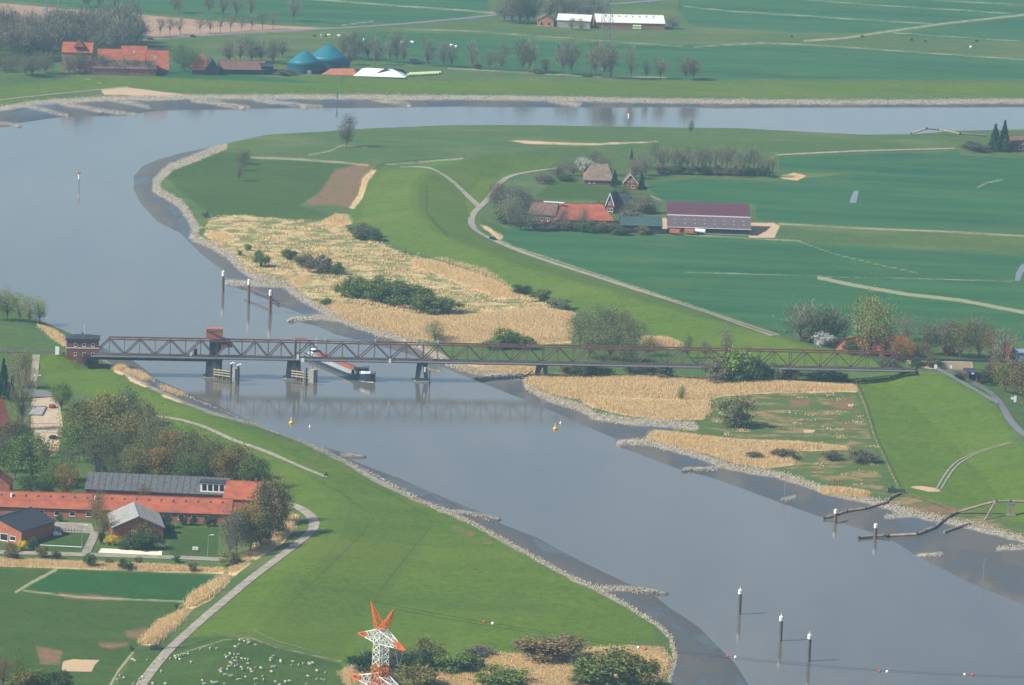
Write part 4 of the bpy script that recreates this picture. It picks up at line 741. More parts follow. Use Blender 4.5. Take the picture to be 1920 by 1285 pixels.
house('sports_hall', 'brick gabled hall with mottled grey roof among dark hedges', (212,1012), (306,1012), 22, 4.4, 8.2, M['fibl'], M['brick2'], 'end', cat='hall', panels=6, wins=[(.36,2.0,1.0,1.4),(.52,2.0,1.0,1.4)], over=.6)
r, L = house('dark_roof_hall', 'brick hall with low dark slate roof at the left edge', (-50,1008), (40,1022), 20, 5.0, 8.2, M['slate'], M['brick2'], 'end', cat='hall', wins=[(.56,.6,3.2,2.4),(.76,1.0,2.4,1.6)], over=.7)
house('dark_roof_annex', 'small dark roofed brick annex beside the left hall', (40,1003), (94,998), 13, 3.6, 5.6, M['slate'], M['brick2'], 'along', cat='hall', over=.6, wins=[(.55,.8,2.2,1.2)])
house('village_house', 'red tiled house cut off by the left edge beside the square', (-70,822), (21,812), 14, 3.2, 12.5, M['tile'], M['brick2'], 'along', cat='house', wins=[(.8,.8,1.2,1.4)])
house('village_house', 'red gabled roof peeping out left of the school wing', (-40,930), (18,932), 10, 4.2, 8.6, M['tile'], M['brick2'], 'end', cat='house')
# --- farms on the right bank
r, L = house('cattle_barn', 'huge barn with purple upper roof and mauve skylit lower roof', (1254,437), (1406,442), 26, 3.4, 7.2, M['mauve'], M['brick'], cat='barn', skylights=[(.08 + .121*i, v, .95, .8) for i in range(8) for v in (.28, .62)], ridge_off=.45, over=.5)
MB().add([(-.6, 11.6, 7.6),(L+.6, 11.6, 7.6),(L+.6, 29, 11.6),(-.6, 29, 11.6),(-.6, 11.6, 7.3),(L+.6, 11.6, 7.3),(L+.6, 29, 11.3),(-.6, 29, 11.3)], [(0,1,2,3),(7,6,5,4),(0,4,5,1),(1,5,6,2),(2,6,7,3),(3,7,4,0)]).build('upper_roof', M['purple'], r)
MB().box(.2, L - .2, 12.2, 28.4, 0, 7.3).add([(0.2,28.4,7.3),(.2,12.2,7.3),(.2,28.4,11.1),(L-.2,28.4,7.3),(L-.2,12.2,7.3),(L-.2,28.4,11.1)], [(0,1,2),(3,5,4),(0,2,5,3)]).build('rear_wall', M['brick'], r)
MB().box(-.7, L + .7, 11.3, 11.6, 7.2, 7.65).build('roof_trim', M['white'], r); MB().box(-.6, L + .6, -.75, -.55, 2.95, 3.25).build('eave_trim', M['white'], r)
MB().box(L*.4, L*.99, -.06, 0, .3, 2.9).build('open_bay_shade', M['dark'], r); MB().box(L*.42, L, -.4, -.2, 0, .5).build('feed_kerb', M['conc'], r)  # dark panel on the front wall paints the shaded interior of the open barn
for k, (x0, x1, m_) in enumerate(((1256,1275,'red'),(1284,1301,'red'),(1303,1322,'white'))):
    a, c_ = at(x0, 438.5), at(x1, 440); o = thing('farm_trailer', ['left red farm trailer parked before the barn','middle red farm trailer parked before the barn','white tanker trailer parked before the barn'][k], 'trailer', a - Vector((0,1.5,0)), math.atan2(c_.y-a.y, c_.x-a.x)); L = (c_ - a).length
    mb = MB().cyl((0,0,1.9), (L,0,1.9), .95, n=12) if k == 2 else MB().box(0, L, -1.2, 1.2, .9, 2.7); mb.build('body', M['white'] if k == 2 else M['brick2'], o)
    for x in (L*.3, L*.6): MB().cyl((x,-1.1,.5), (x,1.1,.5), .5, n=10).build('wheel', M['dark'], o)
house('green_shed', 'low dark green roofed shed left of the purple barn', (1165,437), (1241,439), 16, 4.0, 7.2, M['greenroof'], M['dark'], cat='shed')
house('gulf_farmhouse', 'long farmhouse with bright orange hipped tile roof', (1040,422), (1150,424), 20, 2.8, 9.4, M['tile'], M['brick'], hip=4.5, cat='farmhouse', wins=[(.1,.8,1.1,1.3),(.2,.8,1.1,1.3)])
r, L = house('gulf_farmhouse', 'older brown tiled front part of the orange roofed farmhouse', (992,418), (1040,421), 14, 4.6, 9.8, M['tile2'], M['brick'], cat='farmhouse', wins=[(.2,1.5,1.2,1.6),(.45,1.5,1.2,1.6),(.7,1.5,1.2,1.6)], chim=(.2,0))
MB().box(L*.45, L*1.25, 6.4, 7.6, 9.9, 10.3).build('ridge_board', M['white'], r)
house('farmhouse', 'slate roofed farmhouse with pale pointed gable behind the orange roof', (1136,400), (1150,401), 12, 5.0, 10.4, M['slate'], M['brick'], 'end', cat='house', gablem=M['white'], wins=[(.3,4.6,1.0,1.3),(.2,1.0,1.2,1.6),(.6,1.0,1.2,1.6)])
house('farmhouse', 'dark slate roof adjoining the pale pointed gable', (1151,398), (1178,399), 10, 4.6, 9.4, M['slate'], M['brick'], cat='house', skylights=[(.3+.2*i,.5,.7,1.0) for i in range(3)])
house('thatched_house', 'old house with broad grey brown thatched roof among trees', (1095,346), (1152,348), 18, 2.6, 10.2, M['thatch'], M['brick'], hip=4.0, cat='house', chim=(.55,0), wins=[(.15,.6,1.0,1.2),(.3,.6,1.0,1.2)])
house('red_shed', 'small shed with red roof in front of the thatched house', (1094,339), (1118,340), 6, 2.2, 4.2, mat('red_sheet', (.45,.06,.05), .6), M['brick'], cat='shed')
house('brick_house', 'small red brick gabled house with white windows in the farm garden', (1168,356), (1195,357), 11, 3.8, 8.4, M['tile2'], mat('brick_red', (.30,.07,.05), .9), 'end', cat='house', wins=[(.12,1.1,1.7,1.4),(.58,1.1,1.7,1.4),(.28,4.4,1.0,1.3),(.55,4.4,1.0,1.3)], gablem=M['white'])
house('dike_house', 'house with orange red roof left of the big budding tree', (1602,663), (1656,665), 11, 3.0, 8.6, M['tile'], M['brick2'], cat='house', side_w=[(3.5,4.2,1.0,1.6)], wins=[(.3,.9,1.0,1.3),(.55,.9,1.0,1.3)])
house('dike_house', 'red hip roofed house behind the right bridge end', (1662,672), (1722,674), 13, 2.6, 9.6, M['tile'], M['brick'], hip=3.6, cat='house')
house('small_shed', 'tiny orange roof among grey bushes beyond the railway', (1776,668), (1790,668), 5, 2.2, 4.2, M['tile'], M['brick'], cat='shed')
house('blue_shed', 'grey blue metal shed at the right edge beyond the railway', (1903,686), (1950,688), 10, 5.6, 6.4, mat('bluegrey_sheet', (.22,.27,.36), .5, stretch=(3,1,1)), mat('bluegrey_sheet2', (.25,.30,.38), .5, stretch=(3,1,1)), cat='shed')
house('red_brick_house', 'sliver of red brick house left of the blue shed', (1893,686), (1902,686), 8, 5.5, 8.2, M['tile'], M['brick2'], 'end', cat='house')
house('bend_house', 'dark brick house with white window beside the tall conifers', (1893,283), (1990,288), 10, 4.2, 8.6, M['tile2'], M['brick'], cat='house', wins=[(.18,1.3,2.2,2.0),(.3,1.3,2.2,2.0)])
# --- farm beyond the river
r, L = house('manor_house', 'tall old brick house with red roof on the far farm', (116,134), (172,136), 14, 12.0, 17.4, M['tile'], mat('old_brick', (.30,.17,.12), .9, .4, .4), cat='house', wins=[(.1+.2*i,1.5+4*j,1.3,2.0) for i in range(4) for j in range(2)])
MB().add([(L*.35,-.4,15.4),(L*.75,-.4,15.4),(L*.55,-.4,19.4),(L*.35,7,15.4),(L*.75,7,15.4),(L*.55,7,19.4)], [(0,1,2),(3,5,4),(0,2,5,3),(1,4,5,2)]).build('cross_gable', M['tile'], r)
house('farm_shed', 'long low brick shed with brown roof before the far farm', (174,141), (292,143), 12, 4.4, 8.4, M['tile2'], mat('old_brick2', (.27,.13,.09), .9, .4, .3), cat='shed', gablem=None)
house('far_barn', 'red roofed middle barn of the far farm', (184,132), (232,133), 16, 6.0, 12.5, M['tile'], M['brick'], cat='barn'); house('far_barn', 'largest bright red roof of the far farm', (228,133), (275,134), 20, 6.0, 14.5, M['tile'], M['brick'], cat='barn', skylights=[(.5,.6,1.4,1.8)])
house('far_barn', 'steep red roof right of the largest far barn', (275,137), (316,138), 20, 2.4, 13.0, M['tile'], M['brick'], cat='barn', skylights=[(.4,.6,1.4,1.8)])
house('far_barn', 'red roofed barn with dark end at the right of the far farm', (360,139), (396,140), 18, 3.0, 11.5, M['tile'], M['dark'], hip=5.0, cat='barn'); house('far_shed', 'dark end shed against the right far barn', (386,141), (410,141), 10, 4.0, 10.0, M['slate'], M['dark'], 'end', cat='shed')
house('far_shed', 'long low brown shed left of the teal tanks', (414,139), (498,140), 14, 3.0, 7.6, M['tile2'], M['dark'], cat='shed')
house('far_shed', 'dark shed just left of the teal tanks', (490,140), (512,140), 8, 5.0, 6.5, M['slate'], M['dark'], cat='shed')
def tank(cx, base, wpx, peak, label):
    p = at(cx, base); s = pxm(p); rr = wpx / 2 / s; H = (base - peak) / s; o = thing('biogas_tank', label, 'tank', p, 0, 'biogas tanks'); MB().lathe([(rr, -1), (rr, H*.42)], 40).build('wall', M['teald'], o)
    rf = MB().lathe([(rr*1.02, H*.42), (rr*.75, H*.60), (rr*.5, H*.76), (rr*.25, H*.91), (.3, H*1.0)], 40).build('membrane_roof', M['teal'], o)
    for q in rf.data.polygons: q.use_smooth = True
    MB().box(rr*.2, rr*.42, -rr - .4, -rr + .2, 0, 3.0).build('pump_box', M['conc'], o)
tank(571, 137, 67, 95, 'smaller teal biogas tank with cone roof'); tank(615, 133, 82, 83, 'larger teal biogas tank with cone roof')
p = at(712, 142); o = thing('silage_heap', 'silage heap under white and black plastic by the far dike', 'silage heap', p)
MB().add([(-16,-6,0),(16,-6,0),(18,8,0),(-14,8,0),(-11,-2,4.2),(8,-2,4.6),(12,4,3.6),(-8,5,4.0)], [(0,1,5,4),(1,2,6,5),(2,3,7,6),(3,0,4,7),(4,5,6,7)]).build('cover', M['white'], o); MB().add([(-2,-4.6,1.9),(6,-3,4.0),(10,-2,4.8),(14,2,4.0),(17,6,1.0),(15,7,1.2),(9,3,4.6),(3,-1.5,4.9)], [tuple(range(8))]).build('black_sheet', M['silage'], o); MB().add([(-36,-4,0),(-14,-5,0),(-13,6,0),(-34,7,0),(-30,0,3.4),(-16,0,3.8)], [(0,1,5,4),(1,2,5),(2,3,4,5),(3,0,4)]).build('brown_pile', M['brick2'], o)
bl = None
for row in range(2):
    for k in range(11):
        p = at(766 + k * 5.4 + row * 4, 143.0 - k * .25 - row * 2.2); bl = bl or MB().cyl((-.9,0,.8), (.9,0,.8), .85, n=10).mesh('bale', M['bale'])
        tag(link('wrapped_bale', bl, None, p), ORD[k] + ' pale wrapped bale from the left in the ' + ('rear' if row else 'front') + ' row by the far dike', 'bale', 'wrapped bales in rows')
house('white_roof_barn', 'longest far barn with white roof and red brick wall', (1118,53), (1246,56), 20, 4.2, 8.8, M['fibp'], M['brick2'], cat='barn', skylights=[(.15+.1*i,.75,.85,1.2) for i in range(8)]); house('white_roof_barn', 'shorter far barn with white roof behind two small trees', (1044,51), (1106,54), 18, 5.0, 8.4, M['fibp'], M['conc'], cat='barn')
house('far_house', 'small orange brick gabled house on the far farm', (1008,50), (1038,51), 12, 4.6, 8.0, M['tile2'], mat('orange_brick', (.50,.20,.11), .9), 'end', cat='house', wins=[(.15,.8,2,2.6),(.6,.8,2,2.6)])
house('far_shed', 'grey shed between the orange house and white barn', (1036,49), (1050,50), 12, 4, 7, M['slate'], M['dark'], cat='shed')
a = at(1194, 55); o = thing('wrapped_bale_stack', 'pale green bale stack before the longest white barn', 'bale stack', a - Vector((0,3,0)))
for k in range(6): link('bale', bl, o, ((k % 3) * 2 - 2, 0, (k // 3) * 1.6))
# ---------------------------------------------------------------- rail-side retaining wall, underpass, fences and lamps on the right
a, c_ = atz(1700, 678, 6.0), atz(1822, 681, 6.0); o = thing('noise_wall', 'pale sandy wall beyond the track at the right bridge end', 'wall', (a.x, a.y, 0), math.atan2(c_.y-a.y, c_.x-a.x)); L = (c_ - a).length
for k in range(7):
    MB().add([(L*k/7 + .05, 0, 2 if k else 4.5),(L*(k+1)/7 - .05, 0, 2),(L*(k+1)/7 - .05, .4, 2),(L*k/7 + .05, .4, 2 if k else 4.5),(L*k/7 + .05, 0, 6.4),(L*(k+1)/7 - .05, 0, 6.4),(L*(k+1)/7 - .05, .4, 6.4),(L*k/7 + .05, .4, 6.4)], [(0,1,5,4),(1,2,6,5),(2,3,7,6),(3,0,4,7),(4,5,6,7)]).build('wall_panel', mat('sand_wall', (.58,.45,.28), .95, .12, .3) if k == 0 else o.children[0].data.materials[0], o)
MB().box(-2, L + 20, .6, 1.6, 6.45, 7.3).build('parapet', M['dark'], o)
p = at(1823, 717); o = thing('underpass', 'dark road underpass through the railway embankment', 'underpass', (p.x, p.y + 1, p.z), BANG)
for q in ((-2.3, -1.5), (1.5, 2.3)): MB().box(q[0], q[1], -.6, 9, -.5, 3.4).build('abutment', M['brick'], o)
MB().box(-2.3, 2.3, -.6, 9, 3.4, 4.2).build('girder', M['dark'], o); MB().box(-1.5, 1.5, 3, 3.2, 0, 3.4).build('opening_shade', M['dark'], o); MB().box(-.5, .5, -1.0, -.8, 3.3, 4.0).build('height_sign', M['white'], o)  # dark panel across the passage stands in for the shade inside
def fence(pts, step, h, label, m, wire=2, pw_=.14):
    q = [at(*p) for p in pts]; o = thing('fence', label, 'fence', q[0]); mb = MB(); me = MB().box(-pw_/2, pw_/2, -pw_/2, pw_/2, -.3, h).mesh('post', m); last = None
    for a, c_ in zip(q[:-1], q[1:]):
        n = max(1, int((c_ - a).length / step))
        for i in range(n):
            p = a.lerp(c_, i / n); p.z = float(gz(p.x, p.y)[0]); link('post', me, o, p - q[0])
            if last is not None:
                for k in range(wire): dz = Vector((0,0,h * (.55 + .4*k))); mb.beam(last - q[0] + dz, p - q[0] + dz, pw_*.6)
            last = p
    mb.build('rails', m, o); return o
fence([(1603,716),(1622,760),(1640,820),(1668,880),(1688,922)], 6, 1.3, 'brown pasture fence down the foot of the right dike', M['rpile'])
fence([(1757,696),(1775,706),(1800,720),(1830,737),(1855,752),(1876,764)], 3.5, 1.2, 'pale railing along the ramp from the bridge end to the lane', M['galv'], 3, .22)
fence([(1775,700),(1810,715),(1840,730),(1868,748)], 4, 1.2, 'greenish fence above the asphalt lane', M['steel'], 3)
fence([(760,475),(842,498),(912,522),(962,543)], 22, 2.0, 'widely spaced dark posts along the far dike toe', M['dark'], 1, .3)
fence([(1690,926),(1750,945),(1790,962)], 5, 1.2, 'brown fence between valve block and lower pipeline', M['rpile']); fence([(700,321),(720,309),(780,304),(870,297),(930,292)], 14, 1.6, 'dark fence over the dike at the far meadow', M['dark'], 1, .25)
fence([(251,1222),(290,1216),(304,1215)], 4, 1.2, 'short pale fence beside the gate on the dike road', M['galv']); fence([(311,1219),(340,1215),(380,1203),(440,1190),(475,1186),(520,1206),(600,1228),(640,1238)], 7, 1.1, 'thin wire fence above the grazing sheep', M['galv'], 1, .1)
p = at(297, 1218); o = thing('gate_box', 'dark water trough and bush frame at the dike road gate', 'gate', p); MB().box(-2.4, .8, -1, 1, 0, 1.2).box(1.0, 9.0, -.1, .1, .3, .45).box(1.0, 9.0, -.1, .1, .8, .95).build('frame', M['dark'], o)
def lamp(px, py, top, label, arms=1):
    p = at(px, py); h = (py - top) / pxm(p); o = thing('street_lamp', label, 'street lamp', p); MB().cyl((0,0,0), (.25,0,h), .12, .08, 8).build('pole', M['galv'], o)
    for k in range(arms): sg = 1 if k == 0 else -1; MB().beam((.25,0,h), (.25 + sg*1.6,0,h + .15), .1).box(.25 + sg*1.2 - .5, .25 + sg*1.2 + .5, -.22, .22, h + .12, h + .32).build('lamp_head', M['white'], o)
lamp(389, 1044, 1003, 'tall single lamp on the right school lawn'); lamp(153, 1025, 984, 'tall single lamp on the left school lawn'); lamp(67, 745, 704, 'double armed lamp mast on the paved square', 2)
for px, py, w, h, lab in ((1903,757,1.0,2.6,'tall white notice board beside the asphalt lane'),(1898,752,1.2,1.0,'small white sign above the asphalt lane'),(107,668,1.6,3.4,'white switch cabinet beside the railway left of the bridge house'),(1754,694,1.2,1.6,'white kilometre sign at the right bridge end'),(1783,694,.8,1.4,'small white post by the railway right of the bridge')):
    p = at(px, py); o = thing('sign_board', lab, 'sign', p); MB().box(-w/2, w/2, -.08, .08, .6, .6 + h).build('board', M['white'], o); MB().box(-.06, .06, .09, .2, 0, .6 + h).build('post', M['galv'], o)
# square furniture, lawn things
p = at(69, 772); o = thing('planting_bed', 'framed bed in the middle of the beige square', 'flower bed', p)
for b_ in ((-3,3,-9,-8.7),(-3,3,8.7,9),(-3,-2.7,-8.7,8.7),(2.7,3,-8.7,8.7)): MB().box(b_[0], b_[1], b_[2], b_[3], 0, .6).build('kerb', M['steel'], o)
MB().box(-2.7, 2.7, -8.7, 8.7, 0, .3).build('paving', M['conc'], o)
p = at(366, 1034); o = thing('goal_board', 'white board standing on the right school lawn', 'board', p); MB().box(-.95, .95, -.1, .1, .5, 1.6).build('panel', M['white'], o); MB().box(-.8, -.7, .1, .2, 0, 1.6).build('leg', M['steel'], o); MB().box(.7, .8, .1, .2, 0, 1.6).build('leg', M['steel'], o); MB().box(-.1, .15, -.14, -.1, .9, 1.2).build('emblem', M['dark'], o)
p = at(104, 1004); o = thing('white_boulder', 'rounded white play sculpture on the left school lawn', 'sculpture', p); MB().lathe([(.9,0),(1.1,.6),(.8,1.2),(.2,1.4)], 10).lathe([(.6,0),(.75,.4),(.4,.9),(.1,1.0)], 8, (1.5,.3,0)).build('body', M['white'], o)
o = thing('lawn_marking', 'white chalk lines on the left school lawn', 'marking', at(75,1025)); q = [at(*p, .10) - at(75,1025) for p in ((75,1022),(154,1026),(154,1027),(75,1023))]; MB().add(q, [(0,1,2,3)]).build('line', M['white'], o); o['kind'] = 'structure'
p = at(160, 1005); o = thing('bicycle_rack', 'row of dark bicycles stands in the school yard', 'bicycle rack', at(128, 996))
for k in range(9): MB().box(-4 + k, -3.9 + k, -.5, .5, 0, .95).build('hoop', M['dark'], o)
# ---------------------------------------------------------------- vehicles and people
def car(px, py, rz, label, m):
    o = thing('car', label, 'car', at(px, py, .05), rz); pr = [(-2.1,.35),(2.1,.35),(2.15,.75),(1.1,.95),(.5,1.45),(-1.2,1.48),(-2.0,.95),(-2.15,.8)]; n = len(pr)
    MB().add([(x,-.85,z) for x,z in pr] + [(x,.85,z) for x,z in pr], [tuple(range(n)), tuple(range(n,2*n))[::-1]] + [(i,n+i,n+(i+1)%n,(i+1)%n) for i in range(n)]).build('body', m, o)
    for x in (-1.3, 1.3):
        for y in (-.82, .82): MB().cyl((x,y-.1,.33), (x,y+.1,.33), .33, n=12).build('wheel', M['dark'], o)
    MB().box(-.9, .4, -.87, -.855, 1.0, 1.36).box(-.9, .4, .855, .87, 1.0, 1.36).build('window', M['pane'], o)
    for y in (-.6, .6): MB().box(2.13, 2.18, y - .15, y + .15, .6, .75).build('headlight', M['white'], o)
car(102, 824, .3, 'dark car parked beside the terraces at the left', M['carp']); car(924, 450, -1.0, 'dark blue car driving on the dike road', M['carp']); car(362, 70, .1, 'black car on the far road by the bare trees', M['carp']); car(283, 75, .1, 'second dark car on the far road behind the farm', M['carp']); car(98, 765, 1.4, 'red car half hidden by trees beside the square', mat('car_red', (.30,.03,.03), .3))
def person(px, py, label, col, rz=0.0, sit=False, dz=0.0):
    p = at(px, py, dz); o = thing('person', label, 'person', p, rz)
    pts = [(0,0,.92),(0,0,1.2),(0,0,1.42),(0,0,1.53),(0,.02,1.64),(0,.02,1.76), (-.1,0,.86),(-.11,.16 if sit else .1,.48),(-.11,-.02,.06),(-.11,.12,.03), (.1,0,.86),(.11,.2 if sit else -.08,.48),(.11,.0 if sit else -.22,.06),(.11,.1 if sit else -.1,.03), (-.2,0,1.4),(-.25,.06,1.12),(-.2,.28,.98), (.2,0,1.4),(.25,.06,1.12),(.2,.28,.98)]
    eds = [(0,1),(1,2),(2,3),(3,4),(4,5),(0,6),(6,7),(7,8),(8,9),(0,10),(10,11),(11,12),(12,13),(2,14),(14,15),(15,16),(2,17),(17,18),(18,19)]
    rad = [.16,.16,.17,.06,.1,.08,.1,.075,.05,.045,.1,.075,.05,.045,.07,.05,.035,.07,.05,.035]
    me = bpy.data.meshes.new('body'); me.from_pydata(pts, eds, []); me.materials.append(M['cloth']); b_ = link('body', me, o); md = b_.modifiers.new('skin', 'SKIN'); md.use_smooth_shade = True; b_.modifiers.new('sub', 'SUBSURF').render_levels = 1
    for k, v in enumerate(me.skin_vertices[0].data): v.radius = (rad[k], rad[k]); v.use_root = (k == 0)
    MB().lathe([(.05,1.53),(.10,1.60),(.105,1.70),(.07,1.80),(.01,1.83)], 10).build('head', M['skin'], o); MB().lathe([(.108,1.70),(.11,1.76),(.08,1.83),(.01,1.85)], 10).build('hair', col, o); return o
person(62, 815, 'person in dark clothes walking on the lower terrace', M['dark']); person(611, 893, 'cyclist with pale helmet in dark clothes on the near dike path', M['white'], -.9, True, .25); person(880, 409, 'person in dark clothes standing at the dike road bend', M['dark'])
o = thing('bicycle', 'bicycle ridden along the near dike path', 'bicycle', at(611, 893.5, .1), -.9 + math.pi/2)
for x in (-.52, .52): MB().lathe([(.33,-.03),(.36,-.03),(.36,.03),(.33,.03)], 16).build('wheel', M['dark'], o, (x, 0, .36)).rotation_euler = (math.pi/2, 0, 0)
MB().beam((-.52,0,.36),(-.1,0,.85),.05).beam((-.1,0,.85),(.4,0,.9),.05).beam((.4,0,1.0),(.52,0,.36),.05).beam((-.1,0,.4),(.4,0,.85),.05).beam((-.52,0,.36),(-.1,0,.36),.05).build('frame', M['dark'], o); MB().box(-.25,.02,-.09,.09,.9,.96).build('saddle', M['dark'], o)
# ---------------------------------------------------------------- sheep and cattle
def beast(k, m):
    mb = MB(); prof = [(-.62*k,.25*k,.62*k),(-.5*k,.36*k,.70*k),(0,.40*k,.68*k),(.45*k,.34*k,.70*k),(.62*k,.2*k,.74*k)]; vs = []
    for x, r, z in prof: vs += [(x, r*.85*math.cos(a*math.pi/3), z + r*math.sin(a*math.pi/3)) for a in range(6)]
    fs = [(i*6+j, i*6+(j+1)%6, i*6+6+(j+1)%6, i*6+6+j) for i in range(4) for j in range(6)] + [(5,4,3,2,1,0), (24,25,26,27,28,29)]
    mb.add(vs, fs); mb.cyl((.58*k,0,.82*k), (.86*k,0,.70*k if k > 1 else .52*k), .13*k, .09*k, 6).cyl((.80*k,0,.74*k if k > 1 else .56*k), (1.05*k,0,.6*k if k > 1 else .42*k), .10*k, .06*k, 6)
    for x in (-.42*k, .42*k):
        for y in (-.18*k, .18*k): mb.cyl((x,y,0), (x,y,.42*k), .055*k, .075*k, 5)
    return mb.mesh('beast', m)
SHEEP = [(449,1201),(455,1199),(465,1202),(468,1205),(466,1207),(449,1209),(441,1214),(376,1219),(395,1217),(407,1217),(479,1210),(458,1203),(422,1229),(431,1227),(428,1232),(440,1228),(437,1235),(447,1228),(444,1234),(424,1233),(453,1236),(460,1237),(465,1238),(441,1241),(435,1246),(465,1245),
 (432,1244),(446,1248),(430,1251),(440,1250),(452,1252),(455,1256),(466,1254),(470,1257),(472,1261),(413,1258),(416,1256),(426,1256),(414,1261),(422,1266),(429,1267),(434,1269),(479,1253),(489,1254),(513,1231),(508,1236),(507,1240),(526,1239),(526,1242),(549,1241),(547,1248),(560,1248),(569,1245),(580,1244),(586,1244),(581,1247),(511,1252),(516,1250),(509,1261),(594,1259),(577,1269),(595,1275),(603,1275),(608,1276),(460,1270),(446,1275),(451,1275),(480,1275),(493,1269),(494,1275),(516,1279),(535,1280),(542,1278),(575,1283),(379,1277),(396,1279),(401,1282),(407,1280),(421,1283),(383,1284),
 (328,1232),(335,1231),(340,1230),(346,1228),(352,1227),(330,1236),(337,1238),(358,1243),(319,1236),(300,1237),(306,1236),(302,1260),(310,1283),(249,1238),(253,1240),(276,1238),(288,1245),(226,1268),(232,1272),(221,1276),(263,1275),(267,1271),(258,1283),(250,1284),(286,1283),(524,1285),(560,1290),(610,1262),(480,1284)]
sm_ = beast(1.0, M['wool'])
for i, (x, y) in enumerate(SHEEP):
    p = at(x, y + 1.5); o = link('sheep', sm_, None, p, random.uniform(-3.1, 3.1)); o.scale = (random.uniform(.62, .88),) * 3
    tag(o, 'white sheep left of the dike road near the ditch' if x < 318 and x + (y - 1216) * .8 < 300 else 'woolly white sheep grazing in the flock right of the dike road', 'sheep', 'sheep left of the road' if x < 318 and x + (y - 1216) * .8 < 300 else 'sheep flock right of the road')
cwm = beast(1.75, M['cow']); cww = beast(1.75, M['white'])
for i, (x, y) in enumerate(sorted(((1484,71),(1709,77),(1735,80),(1617,71),(1831,80),(590,70),(611,70),(1140,12)))): tag(link('cow', cwm, None, at(x, y), random.uniform(-3, 3)), ORD[i] + ' black cow from the left on the far pastures', 'cow', 'black cattle far away')
for i, (x, y) in enumerate(sorted(((1820,91),(603,69),(617,69),(636,70),(683,77),(753,82),(773,82),(846,88),(855,90)))): tag(link('cow', cww, None, at(x, y), random.uniform(-3, 3)), ORD[i] + ' white cow from the left on the far pastures', 'cow', 'white cattle far away')
# ---------------------------------------------------------------- power line
def lattice(mb_by, z0, z1, w0, w1, n, mfun, t_=.16):
    for i in range(n):
        za, zb = z0 + (z1-z0)*i/n, z0 + (z1-z0)*(i+1)/n; wa, wb = (w0 + (w1-w0)*i/n)/2, (w0 + (w1-w0)*(i+1)/n)/2; mb = mb_by(mfun(za))
        ca = [(-wa,-wa,za),(wa,-wa,za),(wa,wa,za),(-wa,wa,za)]; cb = [(-wb,-wb,zb),(wb,-wb,zb),(wb,wb,zb),(-wb,wb,zb)]
        for k in range(4):
            mb.beam(ca[k], cb[k], t_*1.5); mb.beam(ca[k], cb[(k+1)%4], t_); mb.beam(ca[(k+1)%4], cb[k], t_); mb.beam(cb[k], cb[(k+1)%4], t_*.9)
PB = plane(699, 1730, 2.4)[0]; sP = pxm(PB); Zt = 2.4 + (1730 - 1174) / sP / math.cos(PITCH)      # z of upper cross-arm top
aang = math.atan2(-.80, .595); o = thing('power_pylon', 'tall orange and white lattice pylon rising at the lower edge', 'pylon', (PB[0], PB[1], 2.2), aang)
Zl = Zt - 2.2; parts = {}
by = lambda k: parts.setdefault(k, MB())
lattice(by, 0, Zl - 26, 11, 4.4, 9, lambda z: 'body_orange' if int(z / 14) % 2 else 'body_white', .17); lattice(by, Zl - 26, Zl - 11, 4.4, 3.0, 6, lambda z: 'body_orange' if z > Zl - 17 and z < Zl - 13.4 else 'body_white', .11); lattice(by, Zl - 11, Zl, 3.0, 2.6, 6, lambda z: 'body_orange' if z < Zl - 9.6 else 'body_white', .11)
for kk, mm_ in (('body_white', M['pwhite']), ('body_orange', M['orange'])): parts[kk].build(kk, mm_, o)
def arm(sg, z, ln, w, h, name):
    A = [(sg*w, -w, z), (sg*w, w, z), (sg*w, -w, z+h), (sg*w, w, z+h)]; T = Vector((sg*ln, 0, z + .2)); ow, oo = MB(), MB(); sp = .55
    for q in A:
        q = Vector(q); m_ = q.lerp(T, sp); ow.beam(q, m_, .17); oo.beam(m_, T, .19)
    for i in range(4):
        f0, f1 = i/4*.9, (i+1)/4*.9; mb = ow if i < 2 else oo
        Q = lambda j, f: Vector(A[j]).lerp(T, f)
        for u, v in ((0,2),(1,3),(0,1),(2,3)): mb.beam(Q(u,f0), Q(v,f1), .09); mb.beam(Q(v,f0), Q(u,f1), .09); mb.beam(Q(u,f1), Q(v,f1), .09)
    ow.build(name, M['pwhite'], o); oo.build(name + '_tip', M['orange'], o)
    for dx in (0,): MB().cyl((sg*(ln-.6),0,z), (sg*(ln-2.6),0,z-4.6), .11, n=6).cyl((sg*(ln-4.6),0,z), (sg*(ln-2.6),0,z-4.6), .11, n=6).build('insulator', M['insul'], o)
for sg in (-1, 1): arm(sg, Zl - 3.4, 10.4, 1.3, 3.2, 'upper_arm'); arm(sg, Zl - 15.0, 13.6, 1.5, 3.4, 'lower_arm')
HORN = []
for sg in (-1, 1):
    mb = MB(); T = Vector((sg*5.0, 0, Zl + 6.2)); HORN.append(T); A = [Vector(q) for q in ((sg*1.3,-1.3,Zl),(sg*1.3,1.3,Zl),(-sg*.2,-1.3,Zl),(-sg*.2,1.3,Zl))]
    for q in A: mb.beam(q, T, .16)
    for i in range(5):
        f0, f1 = i/5*.92, (i+1)/5*.92
        for u, v in ((0,2),(1,3),(0,1),(2,3)): mb.beam(A[u].lerp(T,f0), A[v].lerp(T,f1), .085); mb.beam(A[v].lerp(T,f0), A[u].lerp(T,f1), .085)
    mb.build('earthwire_horn', M['orange'], o)
lv = Vector((.80, .595, 0)); rot = Matrix.Rotation(aang, 3, 'Z'); base_ = Vector((PB[0], PB[1], 2.2))
